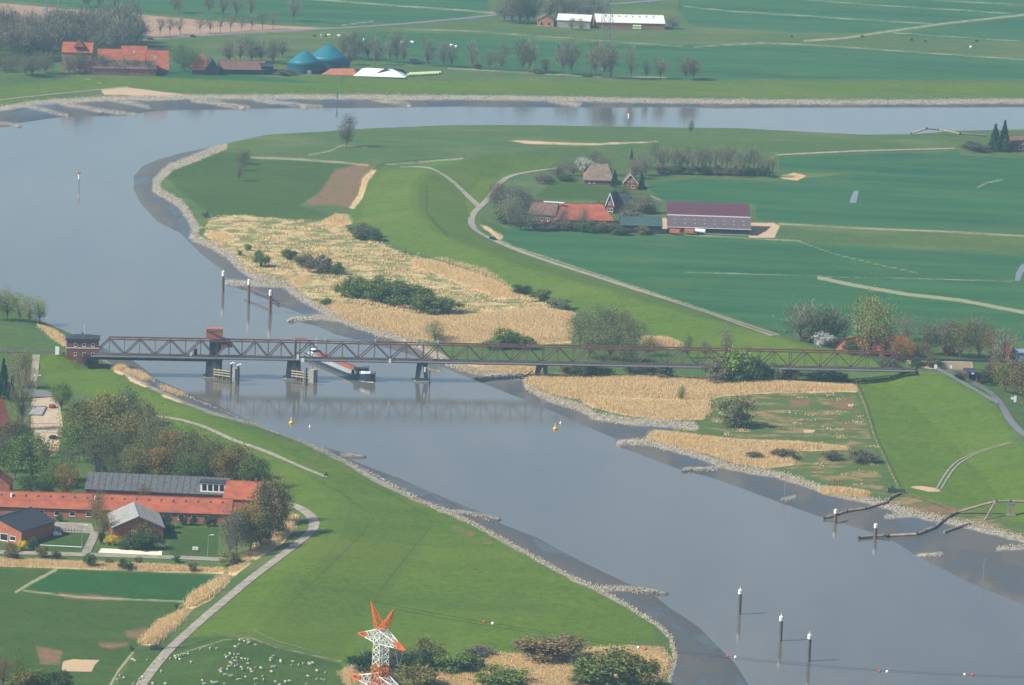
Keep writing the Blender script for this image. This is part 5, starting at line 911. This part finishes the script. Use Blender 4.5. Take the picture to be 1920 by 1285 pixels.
def wire(loc0, label, slope=.215, Ls=900, ballpx=(), r_=.035):
    p0 = base_ + rot @ loc0; pos = lambda t_: p0 + lv * t_ + Vector((0,0,-slope*t_ + slope/Ls*t_*t_)); mb = MB(); n = 60; T_ = 520
    for i in range(n): mb.cyl(pos(T_*i/n), pos(T_*(i+1)/n), r_, n=5)
    tag(mb.build('overhead_wire', M['dark'], None), label, 'wire', None)
    for k, (bx, m_) in enumerate(ballpx):
        tt = np.linspace(5, 515, 4000); pp = np.array([pos(x) for x in tt]); u_, _ = project(pp); j = int(np.argmin(np.abs(u_ - bx)))
        tag(MB().lathe([(.05,-.42),(.3,-.3),(.42,0),(.3,.3),(.05,.42)], 12).build('marker_ball', m_, None, pos(tt[j]) ), ('red' if m_ is M['red'] else 'white') + ' aerial marker ball on the overhead wire ' + ('above the near meadow' if bx < 1000 else 'above the reeds by the shore' if bx < 1300 else 'over the mud edge' if bx < 1400 else 'over the river' if bx < 1700 else 'over the river towards the right edge'), 'marker ball', 'wire marker balls')
wire(HORN[0], 'upper earth wire running from the pylon across the river', .275, 900, ((908, M['red']),(924, M['white']),(1364, M['red']),(1379, M['white']),(1809, M['white']),(1824, M['red'])))
wire(HORN[1], 'lower earth wire running from the pylon across the river', .265, 900, ((1197, M['white']),(1211, M['red']),(1649, M['red']),(1663, M['white'])))
wire(Vector((7.8,0,Zl-8)), 'near conductor hanging from the upper cross arm', .27, 900); wire(Vector((-7.8,0,Zl-8)), 'far conductor hanging from the upper cross arm', .27, 900)
for px, py, h, lab in ((1137, 89, 52, 'thin grey lattice pylon before the white roofed far barns'), (97, 23, 52, 'thin grey lattice pylon above the far brown field')):
    p = at(px, py); q = thing('far_pylon', lab, 'pylon', p, .3); parts = {}; lattice(by, 0, h, 8.5, 1.6, 9, lambda z: 'b', .11); parts['b'].build('body', M['steel'], q)
    for z_, l_ in ((34, 10), (42, 8)): MB().beam((-l_,0,z_), (l_,0,z_), .3).beam((-l_,0,z_), (0,0,z_+2.5), .2).beam((l_,0,z_), (0,0,z_+2.5), .2).build('cross_arm', M['steel'], q)
# ---------------------------------------------------------------- trees
def leaf_mesh(name, pts, size, n_out, m, elong=1.0, outward=None):
    n = len(pts); a = rng.normal(size=(n, 3)); a /= np.linalg.norm(a, axis=1)[:, None]
    if outward is not None: a = .45 * a + outward; a /= np.linalg.norm(a, axis=1)[:, None] + 1e-9
    b_ = rng.normal(size=(n, 3)); b_ -= (b_ * a).sum(1)[:, None] * a; b_ /= np.linalg.norm(b_, axis=1)[:, None]
    s = size * rng.uniform(.6, 1.4, n)[:, None]; u, w = a * s * elong, b_ * s
    v = np.stack([pts - u*.5 - w*.5, pts - u*.2 + w*.5, pts + u*.6 + w*.25, pts + u*.5 - w*.45], 1).reshape(-1, 3)
    return npmesh(name, v, np.arange(4*n).reshape(-1, 4), m)
def broad(seed, n, leaf, low=.30, rx=.46, spread=.13, twiggy=False, nclump=44):
    global rng
    rs = np.random.default_rng(seed); rng = rs; cl = []; tr = MB(); tr.cyl((0,0,-.02), (.01,.0,low+.12), .020, .013, 7)
    while len(cl) < nclump:
        q = rs.uniform(-1, 1, 3)
        if .25 < np.linalg.norm(q) < 1: cl.append(np.array([q[0]*rx*.86, q[1]*rx*.86, low + (1-low)*.5 + q[2]*(1-low)*.43]))
    for i, q in enumerate(cl):
        if i % 2 == 0 or twiggy:
            st = Vector((0,0,rs.uniform(low*.6, low+.2))); md = st.lerp(Vector(q), .5) + Vector((0,0,.04)); tr.cyl(st, md, .010, .006, 5).cyl(md, q, .006, .002, 4)
            if twiggy:
                for _ in range(2):
                    e = q + rs.normal(size=3) * .08; e[2] += .05; tr.cyl(q, e, .003, .001, 3)
    per = n // nclump; P_ = np.concatenate([q + rs.normal(size=(per, 3)) * spread * np.array([.62, .62, .55]) * rs.uniform(.6, 1.2) for q in cl])
    P_ = P_[P_[:, 2] > low * .7]; ctr = np.array([0, 0, low]); out = P_ - ctr; out /= np.linalg.norm(out, axis=1)[:, None] + 1e-9
    cm = leaf_mesh('crown', P_, leaf, 0, M['twig'] if twiggy else M['leaf'], 9.0 if twiggy else 1.2, out if twiggy else None)
    return tr.mesh('trunk', M['bark']), cm
def conif(seed, n):
    global rng
    rng = rs = np.random.default_rng(seed); tr = MB().cyl((0,0,-.02), (0,0,.98), .02, .003, 6); z = rs.beta(1.1, 1.6, n) * .93 + .05; lev = np.floor(z*13)/13; r = (1 - z) * .5 * rs.uniform(.35, 1.05, n) * (1 - .35*((z*13) % 1)); a = rs.uniform(0, 6.28, n)
    P_ = np.column_stack([np.cos(a)*r, np.sin(a)*r, z]); out = np.column_stack([np.cos(a), np.sin(a), np.full(n, -.35)])
    return tr.mesh('trunk', M['bark']), leaf_mesh('crown', P_, .035, 0, M['leaf'], 2.0, out)
def shrubm(seed, n, leaf, twiggy=False):
    global rng
    rng = rs = np.random.default_rng(seed); tr = MB()
    for k in range(9): a = rs.uniform(0, 6.28); e = (math.cos(a)*.33*rs.uniform(.3,1), math.sin(a)*.33*rs.uniform(.3,1), rs.uniform(.55,.85)); tr.cyl((e[0]*.12, e[1]*.12, -.03), e, .016, .005, 4)
    cl = []
    while len(cl) < 26:
        q = rs.uniform(-1, 1, 3)
        if .3 < np.linalg.norm(q) < 1 and q[2] > -.75: cl.append(np.array([q[0]*.42, q[1]*.42, .46 + q[2]*.40]))
    per = n // 26; P_ = np.concatenate([q + rs.normal(size=(per,3)) * np.array([.075,.075,.075]) * rs.uniform(.6,1.3) for q in cl]); P_[:, 2] = np.abs(P_[:, 2]); out = P_ - np.array([0,0,-.2]); out /= np.linalg.norm(out, axis=1)[:, None]
    return tr.mesh('stems', M['bark']), leaf_mesh('foliage', P_, leaf, 0, M['twig'] if twiggy else M['leaf'], 7.0 if twiggy else 1.2, out if twiggy else None)
TV = {'leafy': [broad(s, 4800, .022, .12, .49, .15) for s in (1,2,3,4)], 'bare': [broad(s, 1500, .0085, .14, .46, .19, True, 30) for s in (11,12,13,14)], 'half': [broad(s, 3800, .017, .10, .48, .18) for s in (21,22,23)], 'pole': [broad(s, 700, .010, .22, .42, .20, True, 18) for s in (31,32,33)],
      'con': [conif(s, 1500) for s in (41,42)], 'shrub': [shrubm(s, 3800, .030) for s in (51,52,53,54)], 'twigs': [shrubm(s, 1200, .014, True) for s in (61,62,63)]}
rng = np.random.default_rng(99)
CO = dict(ol=(.20,.18,.05), oro=(.26,.18,.045), br=(.20,.155,.07), gr=(.13,.18,.04), fg=(.19,.25,.05), dg=(.075,.115,.032), gy=(.20,.18,.115), gd=(.14,.13,.08), bl=(.14,.145,.10), wi=(.19,.20,.085), wl=(.24,.28,.07), cn=(.03,.065,.035), ye=(.75,.52,.02), dk=(.055,.085,.035), wt=(.55,.55,.48), st=(.36,.26,.13))
def plantit(kind, px, py, hpx, wpx, col, name, label, cat, group, dz=0.0):
    p = at(px, py, dz); s = pxm(p); h, w = hpx / s / math.cos(PITCH), wpx / s; a, c_ = random.choice(TV[kind]); j = random.uniform(.85, 1.15)
    o = thing(name, label, cat, p, random.uniform(0, 6.28), group); cc_ = CO[col] if isinstance(col, str) else col; cc_ = tuple(v * j * random.uniform(.92, 1.08) for v in cc_)
    if (group or '').endswith('school wood') or 'school wood' in label: w *= 1.28; h *= 1.08
    elif kind != 'con' and ((1480 < px < 1900 and 600 < py < 700) or (900 < px < 1230 and 290 < py < 445)): w *= 1.28; h *= 1.12
    elif py < 160: w *= 1.4; h *= 1.12
    elif 'marsh thicket' in (group or ''): w *= 1.15; h *= 1.45
    elif kind == 'shrub': w *= 1.12; h *= 1.18
    bushy = kind in ('shrub', 'twigs'); link('stems' if bushy else 'trunk', a, o, None, 0, (w, w, h)); link('foliage' if bushy else 'crown', c_, o, None, 0, (w, w, h), cc_); return o
def T(kind, rows, label, group, name=None, cat=None):
    rows = list(rows); plain = sorted([r_ for r_ in rows if len(r_) <= 5], key=lambda r_: r_[0])
    if 1 < len(plain) <= 26 and 'copse' not in (group or ''): rk = {id(r_): ORD[i] + ' from the left, ' + label for i, r_ in enumerate(plain)}
    else: rk = {}
    for row in rows:
        px, py, hh, ww, col = row[:5]; lab = row[5] if len(row) > 5 else rk.get(id(row), label)
        plantit(kind, px, py, hh, ww, col, name or {'con': 'conifer', 'shrub': 'shrub', 'twigs': 'bare_shrub'}.get(kind, 'tree'), lab, cat or ('shrub' if kind in ('shrub', 'twigs') else 'tree'), group if len(row) <= 5 else None)
# wood between the square and the near dike
T('leafy', [(160,838,80,64,'ol'),(205,845,98,62,'ol'),(148,868,70,58,'gr'),(322,884,70,52,'oro'),(372,892,76,54,'ol'),(398,900,72,52,'gr'),(300,905,60,50,'oro'),(252,905,62,52,'ol'),(450,905,66,54,'oro'),(475,920,62,52,'gr'),(190,800,52,50,'oro'),(238,870,90,58,'ol'),(350,915,58,48,'gr'),(420,912,64,52,'oro'),(270,800,40,40,'ol')], 'budding olive brown tree in the wood between square and school', 'budding trees of the school wood')
T('half', [(232,840,112,58,(.105,.12,.045),'tallest dark budding tree at the crest of the school wood'),(275,862,96,60,(.17,.165,.07)),(302,880,92,58,(.17,.165,.07)),(345,890,86,56,(.125,.15,.055)),(180,890,84,62,(.105,.12,.045)),(215,880,80,56,(.125,.15,.055)),(265,895,76,58,(.17,.165,.07)),(330,905,66,52,(.105,.12,.045)),(438,905,70,52,(.125,.15,.055)),(385,905,74,50,(.17,.165,.07)),(110,915,84,64,(.125,.15,.055)),(410,890,62,48,(.17,.165,.07)),(205,915,56,48,(.105,.12,.045))], 'greyish half bare tree in the wood between square and school', 'half bare trees of the school wood')
T('leafy', [(125,932,62,56,'oro','ochre budding tree standing right behind the red school wing'),(60,905,82,70,'gr','big green tree left of the school wood'),(28,900,78,64,'gr','green tree at the left edge above the school roof'),(90,940,60,50,'gr','green tree between ochre tree and left edge'),(20,852,66,64,'br','brown budding tree below the red house at the left edge'),(8,885,70,50,'gd','dark tree at the left edge below the red house'),(115,770,54,48,'gr','small green tree on the dike slope above the square'),(150,815,64,56,'dg','dark green tree right of the paved terraces'),(128,852,60,46,'fg','bright green bush tree right of the parked car'),(50,945,56,56,'dg','low dark green tree behind the red school wing'),(40,860,56,46,'dg','dark tree left of the paved terraces')], '', None)
T('half', [(36,728,76,62,'br','pruned broad tree in front of the railway at the left')], '', None); T('bare', [(42,805,118,58,'gy','tall bare tree leaning over the paved square'),(50,850,70,40,'gy','bare white stemmed tree left of the terraces')], '', None)
T('con', [(6,748,78,40,'cn','dark conifer at the left edge below the railway'),(22,752,48,34,'cn','smaller dark conifer by the square'),(190,895,34,30,'cn','small dark conifer inside the school wood')], '', None)
T('leafy', [(505,1012,112,78,'br','big brown budding tree at the right end of the school'),(470,1035,96,66,'oro','ochre tree over the right school lawn'),(524,985,84,56,'ol','olive tree beside the dike road bend'),(443,1040,82,56,'gd','dark tree at the edge of the right school lawn'),(488,1028,64,56,'dk','dark lower tree above the reed ditch'),(520,1005,50,46,'dk','dark bushy tree above the top reed strip')], '', None)
T('half', [(432,1048,96,50,'gy','grey birch beside the right school lawn'),(195,1008,62,44,'ol','thin budding tree left of the sports hall'),(182,985,70,44,'br','budding tree before the red school wing'),(270,945,38,34,'br','small bare crown over the dark school roof')], '', None)
T('shrub', [(432,1060,26,44,'ol','olive bush at the corner of street and reed ditch'),(255,1030,30,56,'dg','dark hedge in front of the sports hall'),(285,1030,30,44,'dk','dark hedge corner right of the sports hall'),(310,990,26,26,'dk','dark conifer like bush at the sports hall corner'),(230,1030,16,24,'dg','low dark hedge left piece before the sports hall'),(272,1012,32,44,'ol','olive bush against the sports hall gable'),(208,1022,18,24,'ye','yellow forsythia before the sports hall'),(40,1032,17,22,'ye','yellow forsythia by the left hall'),(20,1035,16,26,'br','brown bush beside the left forsythia'),(62,1030,22,22,'dg','dark green bush at the left hall corner'),(190,1020,22,16,'dk','narrow dark bush by the yard path'),(345,985,16,16,'dk','clipped dark bush under the first school window'),(362,985,16,16,'dk','clipped dark bush under the second school window'),(388,987,18,18,'dk','clipped dark bush under the third school window'),(402,987,18,16,'dk','clipped dark bush at the end of the school lawn'),(112,978,14,14,'dg','small bush between the school windows'),(80,992,16,26,'dk','dark bush in the shade of the left hall'),(315,1000,20,22,'dk','dark bush left of the right lawn')], '', None)
T('shrub', [(168,1063,26,26,'gr','tall green bush in the street ditch'),(235,1068,20,26,'dg','dark round bush in the street ditch'),(22,1050,22,34,'br','leafless looking bush at the left of the street'),(105,1048,14,20,'dg','small round bush on the street verge'),(80,1045,20,24,'ol','olive bush on the street verge'),(330,1055,14,18,'gr','small green bush at the end of the street'),(205,1058,12,16,'ol','tiny bush on the street ditch'),(260,1058,14,16,'ol','small bush right of the dark round one'),(362,1072,18,18,'br','brownish bush in the ditch near the corner'),(247,1222,12,8,'gr','small green bush at the reed ditch end'),(330,1142,10,8,'gr','tiny green bush between reed strips'),(293,1218,10,14,'dg','dark bush at the dike road gate')], '', None)
T('half', [(34,1285,62,36,'gr','young bare birch at the lower left corner'),(6,1290,60,40,'br','brown bush tree at the lower left edge')], '', None)
T('shrub', [(70,1290,34,60,'gr','green thicket at the lower left corner'),(110,1296,36,56,'dg','dark thicket at the lower edge left of the earth patch'),(40,1300,40,60,'ol','olive thicket in the lower left corner')], '', None)
# willows at the left river edge
T('half', [(-8,600,62,44,'wl'),(14,600,60,44,'wl'),(36,603,55,40,'wl'),(56,606,52,38,'wl'),(74,605,50,36,'wl')], 'light green willow in the clump at the left river edge', 'left edge willows')
T('shrub', [(165,690,24,26,'dk','dark bush against the brick bridge house')], '', None)
# marsh point behind the bridge
T('shrub', [(672,558,32,66,'gr'),(715,566,36,74,'gr'),(752,572,36,90,'gr'),(800,588,28,70,'gr'),(838,588,24,64,'gr'),(645,556,24,40,'gr'),(785,568,26,60,'gr')], 'dense green willow shrub of the large marsh thicket', 'marsh thicket shrubs')
T('shrub', [(541,486,18,32,'dg','dark round bush on the marsh near the stones'),(490,500,30,30,'gr','green bush at the marsh edge by the groyne'),(450,480,10,10,'gr','tiny bush among the stones'),(464,470,12,16,'gr','small green bush above the tiny one'),(600,512,30,50,'gd','greyish bush in the middle of the marsh'),(572,500,22,44,'br','brown bush left of the greyish marsh bush'),(628,515,22,36,'dg','bush right of the greyish marsh bush'),(612,572,12,20,'dg','small bush on the stone shore before the boom'),(680,445,24,60,'gd','long grey bush at the dike toe'),(702,452,22,36,'dg','dark bush at the dike toe by the marsh corner'),(672,450,16,30,'gr','green bush below the long grey one'),(980,552,18,44,'dg','dark bush at the end of the dike reeds'),(1015,565,22,44,'gr','green bush right of the dike reeds'),(1050,580,20,50,'wi','grey green bush before the willow mass'),(950,652,34,60,'gr','green shrub just behind the bridge railing'),(985,655,24,40,'gr','lower green shrub behind the bridge'),(925,655,22,40,'gr','left low green shrub behind the bridge')], '', None)
T('half', [(815,640,38,54,'wi','spreading shrubby willow behind the bridge above the splayed pier')], '', None)
T('half', [(1088,650,64,66,'wi'),(1120,648,80,80,'wi'),(1158,652,78,84,'wi'),(1190,655,60,60,'wi'),(1105,672,60,70,'wi'),(1145,676,66,80,'wi'),(1180,680,50,60,'wi'),(1088,628,44,50,'wi'),(1215,668,40,46,'ol')], 'grey green willow of the big thicket behind the bridge', 'willow thicket behind the bridge')
T('half', [(1288,672,50,26,'wi','slim willow behind the bridge right of the reed patch'),(1362,675,60,34,'wi','tall twiggy willow behind the bridge'),(1322,672,36,24,'wi','small twiggy willow behind the bridge'),(1278,752,30,24,'wi','lone thin willow on the reed bed'),(1400,672,26,24,'wi','smallest twiggy willow behind the bridge')], '', None)
T('shrub', [(1110,706,20,80,'gr','low green bush under the bridge at the shore pier'),(1065,700,16,46,'br','brown scrub right of the shore pier'),(1235,710,26,60,'wi','grey willow bush before the second land pier'),(1375,716,60,76,'fg','large bright green bush hiding part of the bridge'),(1345,718,42,60,'gy','grey bush left of the bright green one'),(1412,718,40,60,'dk','dark bush right of the bright green one'),(1448,716,34,50,'wi','grey bush before the last span'),(1490,716,24,34,'fg','light green bush at the pier nearest the dike'),(1540,712,18,60,'dg','low dark bushes beneath the last span'),(1570,713,14,40,'dg','low dark bush at the shadow edge of the last span'),(1382,800,54,72,'wi','large round leafless willow bush on the marsh in front'),(1415,860,12,36,'gd','low dark scrub on the marsh'),(1470,858,16,50,'gd','grey scrub left on the lower marsh'),(1560,862,16,40,'gd','grey scrub in the middle of the lower marsh'),(1615,866,24,56,'gd','larger grey scrub by the marsh fence'),(1190,705,18,50,'wi','scrub below the span before the willow thicket')], '', None)
# right bridge end: farm trees
T('bare', [(1500,640,66,62,'gy','bare tree at the left of the dike farm'),(1530,645,70,60,'gd','bare dark tree behind the dike farm hedge'),(1565,650,72,56,'bl','tall bluish bare tree of the dike farm'),(1880,690,60,50,'gy','bare tree at the right end of the railway trees')], '', None)
T('half', [(1632,668,104,84,'ol','biggest budding tree beside the orange roofed house'),(1548,648,60,54,'dg','green grey tree behind the dike farm hedge'),(1660,672,60,46,'gd','dark tree between the two red roofs'),(1690,680,48,44,'oro','orange budding tree before the hip roofed house'),(1700,640,46,40,'gy','grey tree behind the hip roofed house'),(1740,665,60,48,'gd','grey tree right of the hip roofed house'),(1770,668,66,50,'gy','grey tree beyond the pale wall'),(1800,672,64,54,'ol','olive tree beyond the pale wall'),(1835,672,72,56,'gy','tall grey brown tree beyond the railway'),(1858,680,60,46,'br','brown tree beyond the railway'),(1725,680,36,40,'br','reddish bush tree beside the track')], '', None)
T('shrub', [(1520,642,24,40,'gy','pale grey bush at the dike farm'),(1545,650,26,40,'wt','white blossoming bush at the dike farm'),(1572,655,30,34,'dk','dark evergreen bush at the dike farm'),(1595,664,24,30,'dg','green bush left of the orange roofed house'),(1665,690,20,36,'gd','dark bush before the red roofs'),(1750,690,20,40,'gd','dark bush at the pale wall'),(1720,692,22,26,'dk','dark bush at the track end of the hip roofed house')], '', None)
T('con', [(1877,672,38,18,'cn','dark conifer beyond the railway trees'),(1900,676,24,14,'cn','small conifer right of the taller one')], '', None)
T('leafy', [(1885,735,62,56,'ol','olive tree right of the underpass'),(1915,745,74,56,'br','brown budding tree at the right edge above the lane'),(1862,715,40,36,'br','small brown tree at the underpass'),(1935,780,70,50,'oro','ochre tree cut by the right edge')], '', None)
T('shrub', [(1845,718,22,34,'dg','dark bush beside the underpass'),(1800,712,12,30,'dg','low bushes on the embankment slope')], '', None)
# right bank farms
T('half', [(940,400,52,44,'gd'),(965,410,56,50,'bl'),(955,425,54,46,'gy'),(985,412,50,40,'gd'),(930,388,40,32,'gy'),(975,432,40,40,'gd'),(1000,432,38,44,'gy')], 'bare grey tree in the clump left of the orange farmhouse', 'clump left of the orange farmhouse')
T('shrub', [(948,420,34,36,'dg','dark green bush within the farm tree clump'),(1060,432,18,40,'gd','grey bush before the orange farmhouse'),(1100,434,20,50,'dg','bush before the middle of the orange roof'),(1140,436,20,50,'gd','bush before the right end of the orange roof'),(1160,440,16,36,'dg','dark hedge left of the green shed'),(1025,432,16,40,'gy','scrub before the brown farmhouse'),(1003,430,10,14,'ye','yellow shrub at the farm hedge'),(1205,440,18,26,'ol','olive bush before the green shed'),(1185,420,26,40,'gy','grey bush right of the orange roof'),(1215,400,18,30,'dg','dark bush right of the slate roof'),(1215,378,10,14,'gy','small bush below the brick house'),(1080,400,18,30,'gy','grey scrub behind the orange roof'),(1120,398,20,36,'gy','grey scrub left of the pale gable'),(1060,340,14,30,'dg','garden bush left of the thatched house'),(1020,340,12,30,'dg','garden bush near the lane bend'),(1095,322,26,32,'wt','pale blossoming tree left of the thatch'),(1030,400,14,20,'dk','small evergreen behind the brown farmhouse')], '', None)
T('half', [(1050,425,34,30,'gy','thin tree before the orange roof'),(1175,418,34,36,'gd','bushy tree between orange roof and green shed'),(1228,400,24,26,'gy','small tree behind the green shed'),(1045,335,28,34,'gd','garden tree by the lane bend'),(1130,330,34,36,'gy','bare tree close behind the thatched roof'),(1012,345,22,30,'gy','small garden tree inside the lane bend'),(1015,408,30,34,'gd','tree before the brown farmhouse gable'),(1165,372,24,30,'gr','green garden tree above the slate roof'),(1090,425,32,26,'gy','second thin tree before the orange roof'),(1115,318,30,32,'gd','bare tree behind the thatched house'),(1190,335,34,34,'gy','grey tree right of the thatched house'),(1210,330,40,36,'gy','grey tree at the edge of the copse'),(1200,400,30,40,'gy','tree right of the dark slate roof'),(1075,330,26,30,'gy','bare garden tree left of the thatch')], '', None)
T('con', [(1152,352,34,24,'cn','dark conifer between thatched and brick house'),(1203,352,34,16,'cn','dark conifer right of the brick house'),(1184,300,22,10,'cn','thin conifer at the copse edge'),(1045,400,14,8,'cn','small conifer behind the brown roof'),(1070,400,14,8,'cn','second small conifer behind the orange roof')], '', None)
rows = []
for i in range(26): rows.append((1228 + i * 8.8 + random.uniform(-3, 3), 318 + i * .45 + random.uniform(-5, 8), 46 + random.uniform(-6, 5), 26, random.choice(['gy','gd','wi','bl'])))
T('pole', rows, 'slender bare tree in the dense copse behind the farm', 'copse behind the farm')
T('shrub', [(1240 + i * 27, 326 + i * .5, 17, 34, random.choice(['gd','dg'])) for i in range(8)], 'undergrowth bush at the foot of the bare copse', 'copse undergrowth')
# lone trees of the foreland
T('half', [(650,276,64,42,'gd','lone tall willow on the river meadow'),(455,308,28,36,'gd','round bare bush tree on the point meadow'),(1295,250,24,14,'dg','lone slim tree on the far river meadow')], '', None)
T('bare', [(447,340,34,22,'gy','thin bare tree below the round one on the point'),(452,320,24,24,'gd','small bare tree beside the round one')], '', None)
T('shrub', [(385,408,12,14,'gr','small green bush at the marsh corner'),(1830,280,14,50,'gd','scrub left of the tall conifers')], '', None)
T('con', [(1865,283,52,36,'cn','left of the two tall conifers by the river bend'),(1882,284,60,34,'cn','taller right conifer by the river bend')], '', None)
# far bank trees
rows = []
for i in range(58): rows.append((-30 + i * 5.0 + random.uniform(-4, 4), 98 + random.uniform(-14, 24) - (i / 58) * 16, random.uniform(48, 66), 40, random.choice(['bl','gd','gy','bl'])))
T('bare', rows, 'bluish bare tree of the wood at the far upper left', 'far left wood')
T('half', [(-5 + i * 13, 128 + random.uniform(0, 14), 34, 30, random.choice(['gd','bl','dg'])) for i in range(8)], 'low dark tree at the edge of the far left wood', 'far left wood edge')
T('pole', [(318,66,30,18,'gy'),(338,65,30,18,'gy'),(375,63,32,20,'gy'),(394,62,30,18,'gy'),(413,61,26,16,'gy'),(432,60,30,18,'gy'),(453,58,24,16,'gy'),(472,57,30,18,'gy'),(492,56,30,18,'gy'),(512,55,30,18,'gy'),(300,68,30,18,'gy')], 'thin roadside tree in the far avenue before the brown field', 'far roadside avenue')
T('bare', [(158,12,26,16,'gy'),(165,14,26,14,'gy'),(187,13,24,14,'gy'),(215,16,26,14,'gy'),(330,24,40,18,'gy'),(335,26,40,16,'gy'),(392,26,36,18,'gy'),(418,31,36,18,'gy'),(443,33,40,20,'gy'),(470,32,36,18,'gy'),(550,40,46,22,'gy'),(235,80,50,30,'gd'),(240,88,46,30,'gy'),(258,82,44,26,'gy')], 'bare tree scattered behind the far brown field', 'trees behind the far brown field')
T('half', [(345,135,46,40,'dg','green tree between the red far barns'),(362,138,34,34,'dg','lower green tree beside the right far barn'),(205,138,30,24,'gy','bare tree before the far brick shed'),(186,137,34,26,'gd','bare tree at the left end of the far brick shed'),(228,139,30,26,'gy','bare tree before the middle of the far brick shed'),(280,140,28,24,'gd','bare tree at the right end of the far brick shed'),(130,138,36,26,'gy','bare tree left before the tall far house'),(250,138,28,24,'gy','second bare tree before the far brick shed'),(150,138,40,26,'gd','bare tree before the tall far house')], '', None)
T('bare', [(430,118,36,30,'gd'),(450,116,40,30,'gy'),(470,118,42,30,'bl'),(490,116,38,30,'gy'),(512,120,40,28,'gd'),(530,108,30,28,'gy'),(645,108,38,28,'gy'),(665,112,44,32,'gd'),(690,112,40,30,'bl'),(704,122,46,26,'gy'),(655,122,30,26,'gd')], 'bare tree in the group around the teal tanks', 'trees around the teal tanks')
T('bare', [(732,118,46,20,'gy'),(745,118,50,20,'gd'),(758,120,46,20,'gy'),(800,124,46,24,'gy'),(832,126,44,20,'gy'),(847,127,40,20,'gy'),(884,130,46,22,'gy'),(918,132,36,18,'gy'),(941,134,46,26,'gd'),(980,136,58,30,'gd'),(992,137,60,28,'gy'),(1024,138,24,20,'gy'),(1055,140,58,28,'gy'),(1071,141,60,28,'gd'),(1115,145,58,34,'gd'),(1132,146,60,36,'gy'),(1145,146,56,32,'gd'),(1183,148,52,22,'gy'),(1212,147,30,16,'gy'),(1238,148,36,26,'gy'),(1285,149,38,24,'gd'),(1300,149,36,26,'gd')], 'bare tree in the loose row along the far ditch', 'row along the far ditch')
T('shrub', [(778,120,10,18,'gd','dark bush in the far ditch row'),(895,130,10,14,'gd','second dark bush in the far ditch row'),(1008,138,8,20,'gd','low bush between trees of the far row'),(600,137,12,40,'gd','scrub before the teal tanks'),(650,138,12,30,'gd','scrub right of the teal tanks'),(530,139,10,40,'gd','scrub left of the teal tanks'),(1100,144,8,20,'gd','low bush at the far right row')], '', None)
T('half', [(945,40,44,36,'bl'),(960,44,46,36,'gd'),(975,44,50,36,'dg'),(990,44,50,34,'dg'),(1000,36,44,36,'bl'),(1030,34,42,36,'gy'),(1060,34,44,40,'bl'),(1085,36,44,40,'gy'),(1105,38,40,36,'bl'),(1075,20,34,40,'gd'),(1130,34,30,30,'gy')], 'bluish tree in the grove around the far white barns', 'grove around the white barns')
T('half', [(1072,56,20,16,'wi','small tree before the shorter white barn'),(1090,57,20,16,'wi','second small tree before the shorter white barn'),(1262,54,20,22,'bl','dark tree at the end of the longest white barn')], '', None)
# bushes at the lower edge
T('shrub', [(1035,1238,44,140,'br','broad dark brown bush on the lower meadow edge'),(1015,1236,36,80,'gd','left flank of the broad dark brown bush'),(805,1248,52,56,'ol','olive bush right of the pylon'),(790,1262,46,60,'dg','dark green bush right of the pylon'),(850,1262,38,90,'gr','green bush in the middle of the lower bushes'),(895,1236,24,64,'gd','low brown bush at the meadow edge'),(880,1262,30,60,'dg','dark bush before the low brown one'),(940,1288,36,110,'gr','spreading green bush at the lower edge'),(1150,1290,66,150,'gr','largest olive green bush at the lower edge'),(1190,1292,60,90,'ol','right flank of the largest lower bush'),(1090,1285,30,60,'gr','low green bush left of the largest'),(780,1292,40,90,'ol','olive bush at the lower edge by the pylon'),(745,1262,46,70,'gd','dark bush behind the pylon shaft'),(680,1262,40,60,'dg','bush left of the pylon'),(710,1290,36,70,'br','brown bush at the pylon foot line')], '', None)
# ---------------------------------------------------------------- haze: the air itself
hm = bpy.data.materials.new('haze_air'); hm.use_nodes = True; t = hm.node_tree; t.nodes.remove(t.nodes['Principled BSDF'])
pv_ = nd(t, 'ShaderNodeVolumePrincipled'); pv_.inputs['Color'].default_value = (.46,.77,1.0,1); pv_.inputs['Density'].default_value = 0.7e-4; pv_.inputs['Anisotropy'].default_value = .1
t.links.new(pv_.outputs[0], t.nodes['Material Output'].inputs['Volume'])
xm = float(np.abs(gx).max()) + 50; ymx = float(gy.max()) + 50
tag(MB().box(-xm, xm, -500, ymx, -4.0, CAMH + 6).build('haze', hm), 'pale blue spring haze over the whole river plain', 'haze', None, 'stuff')
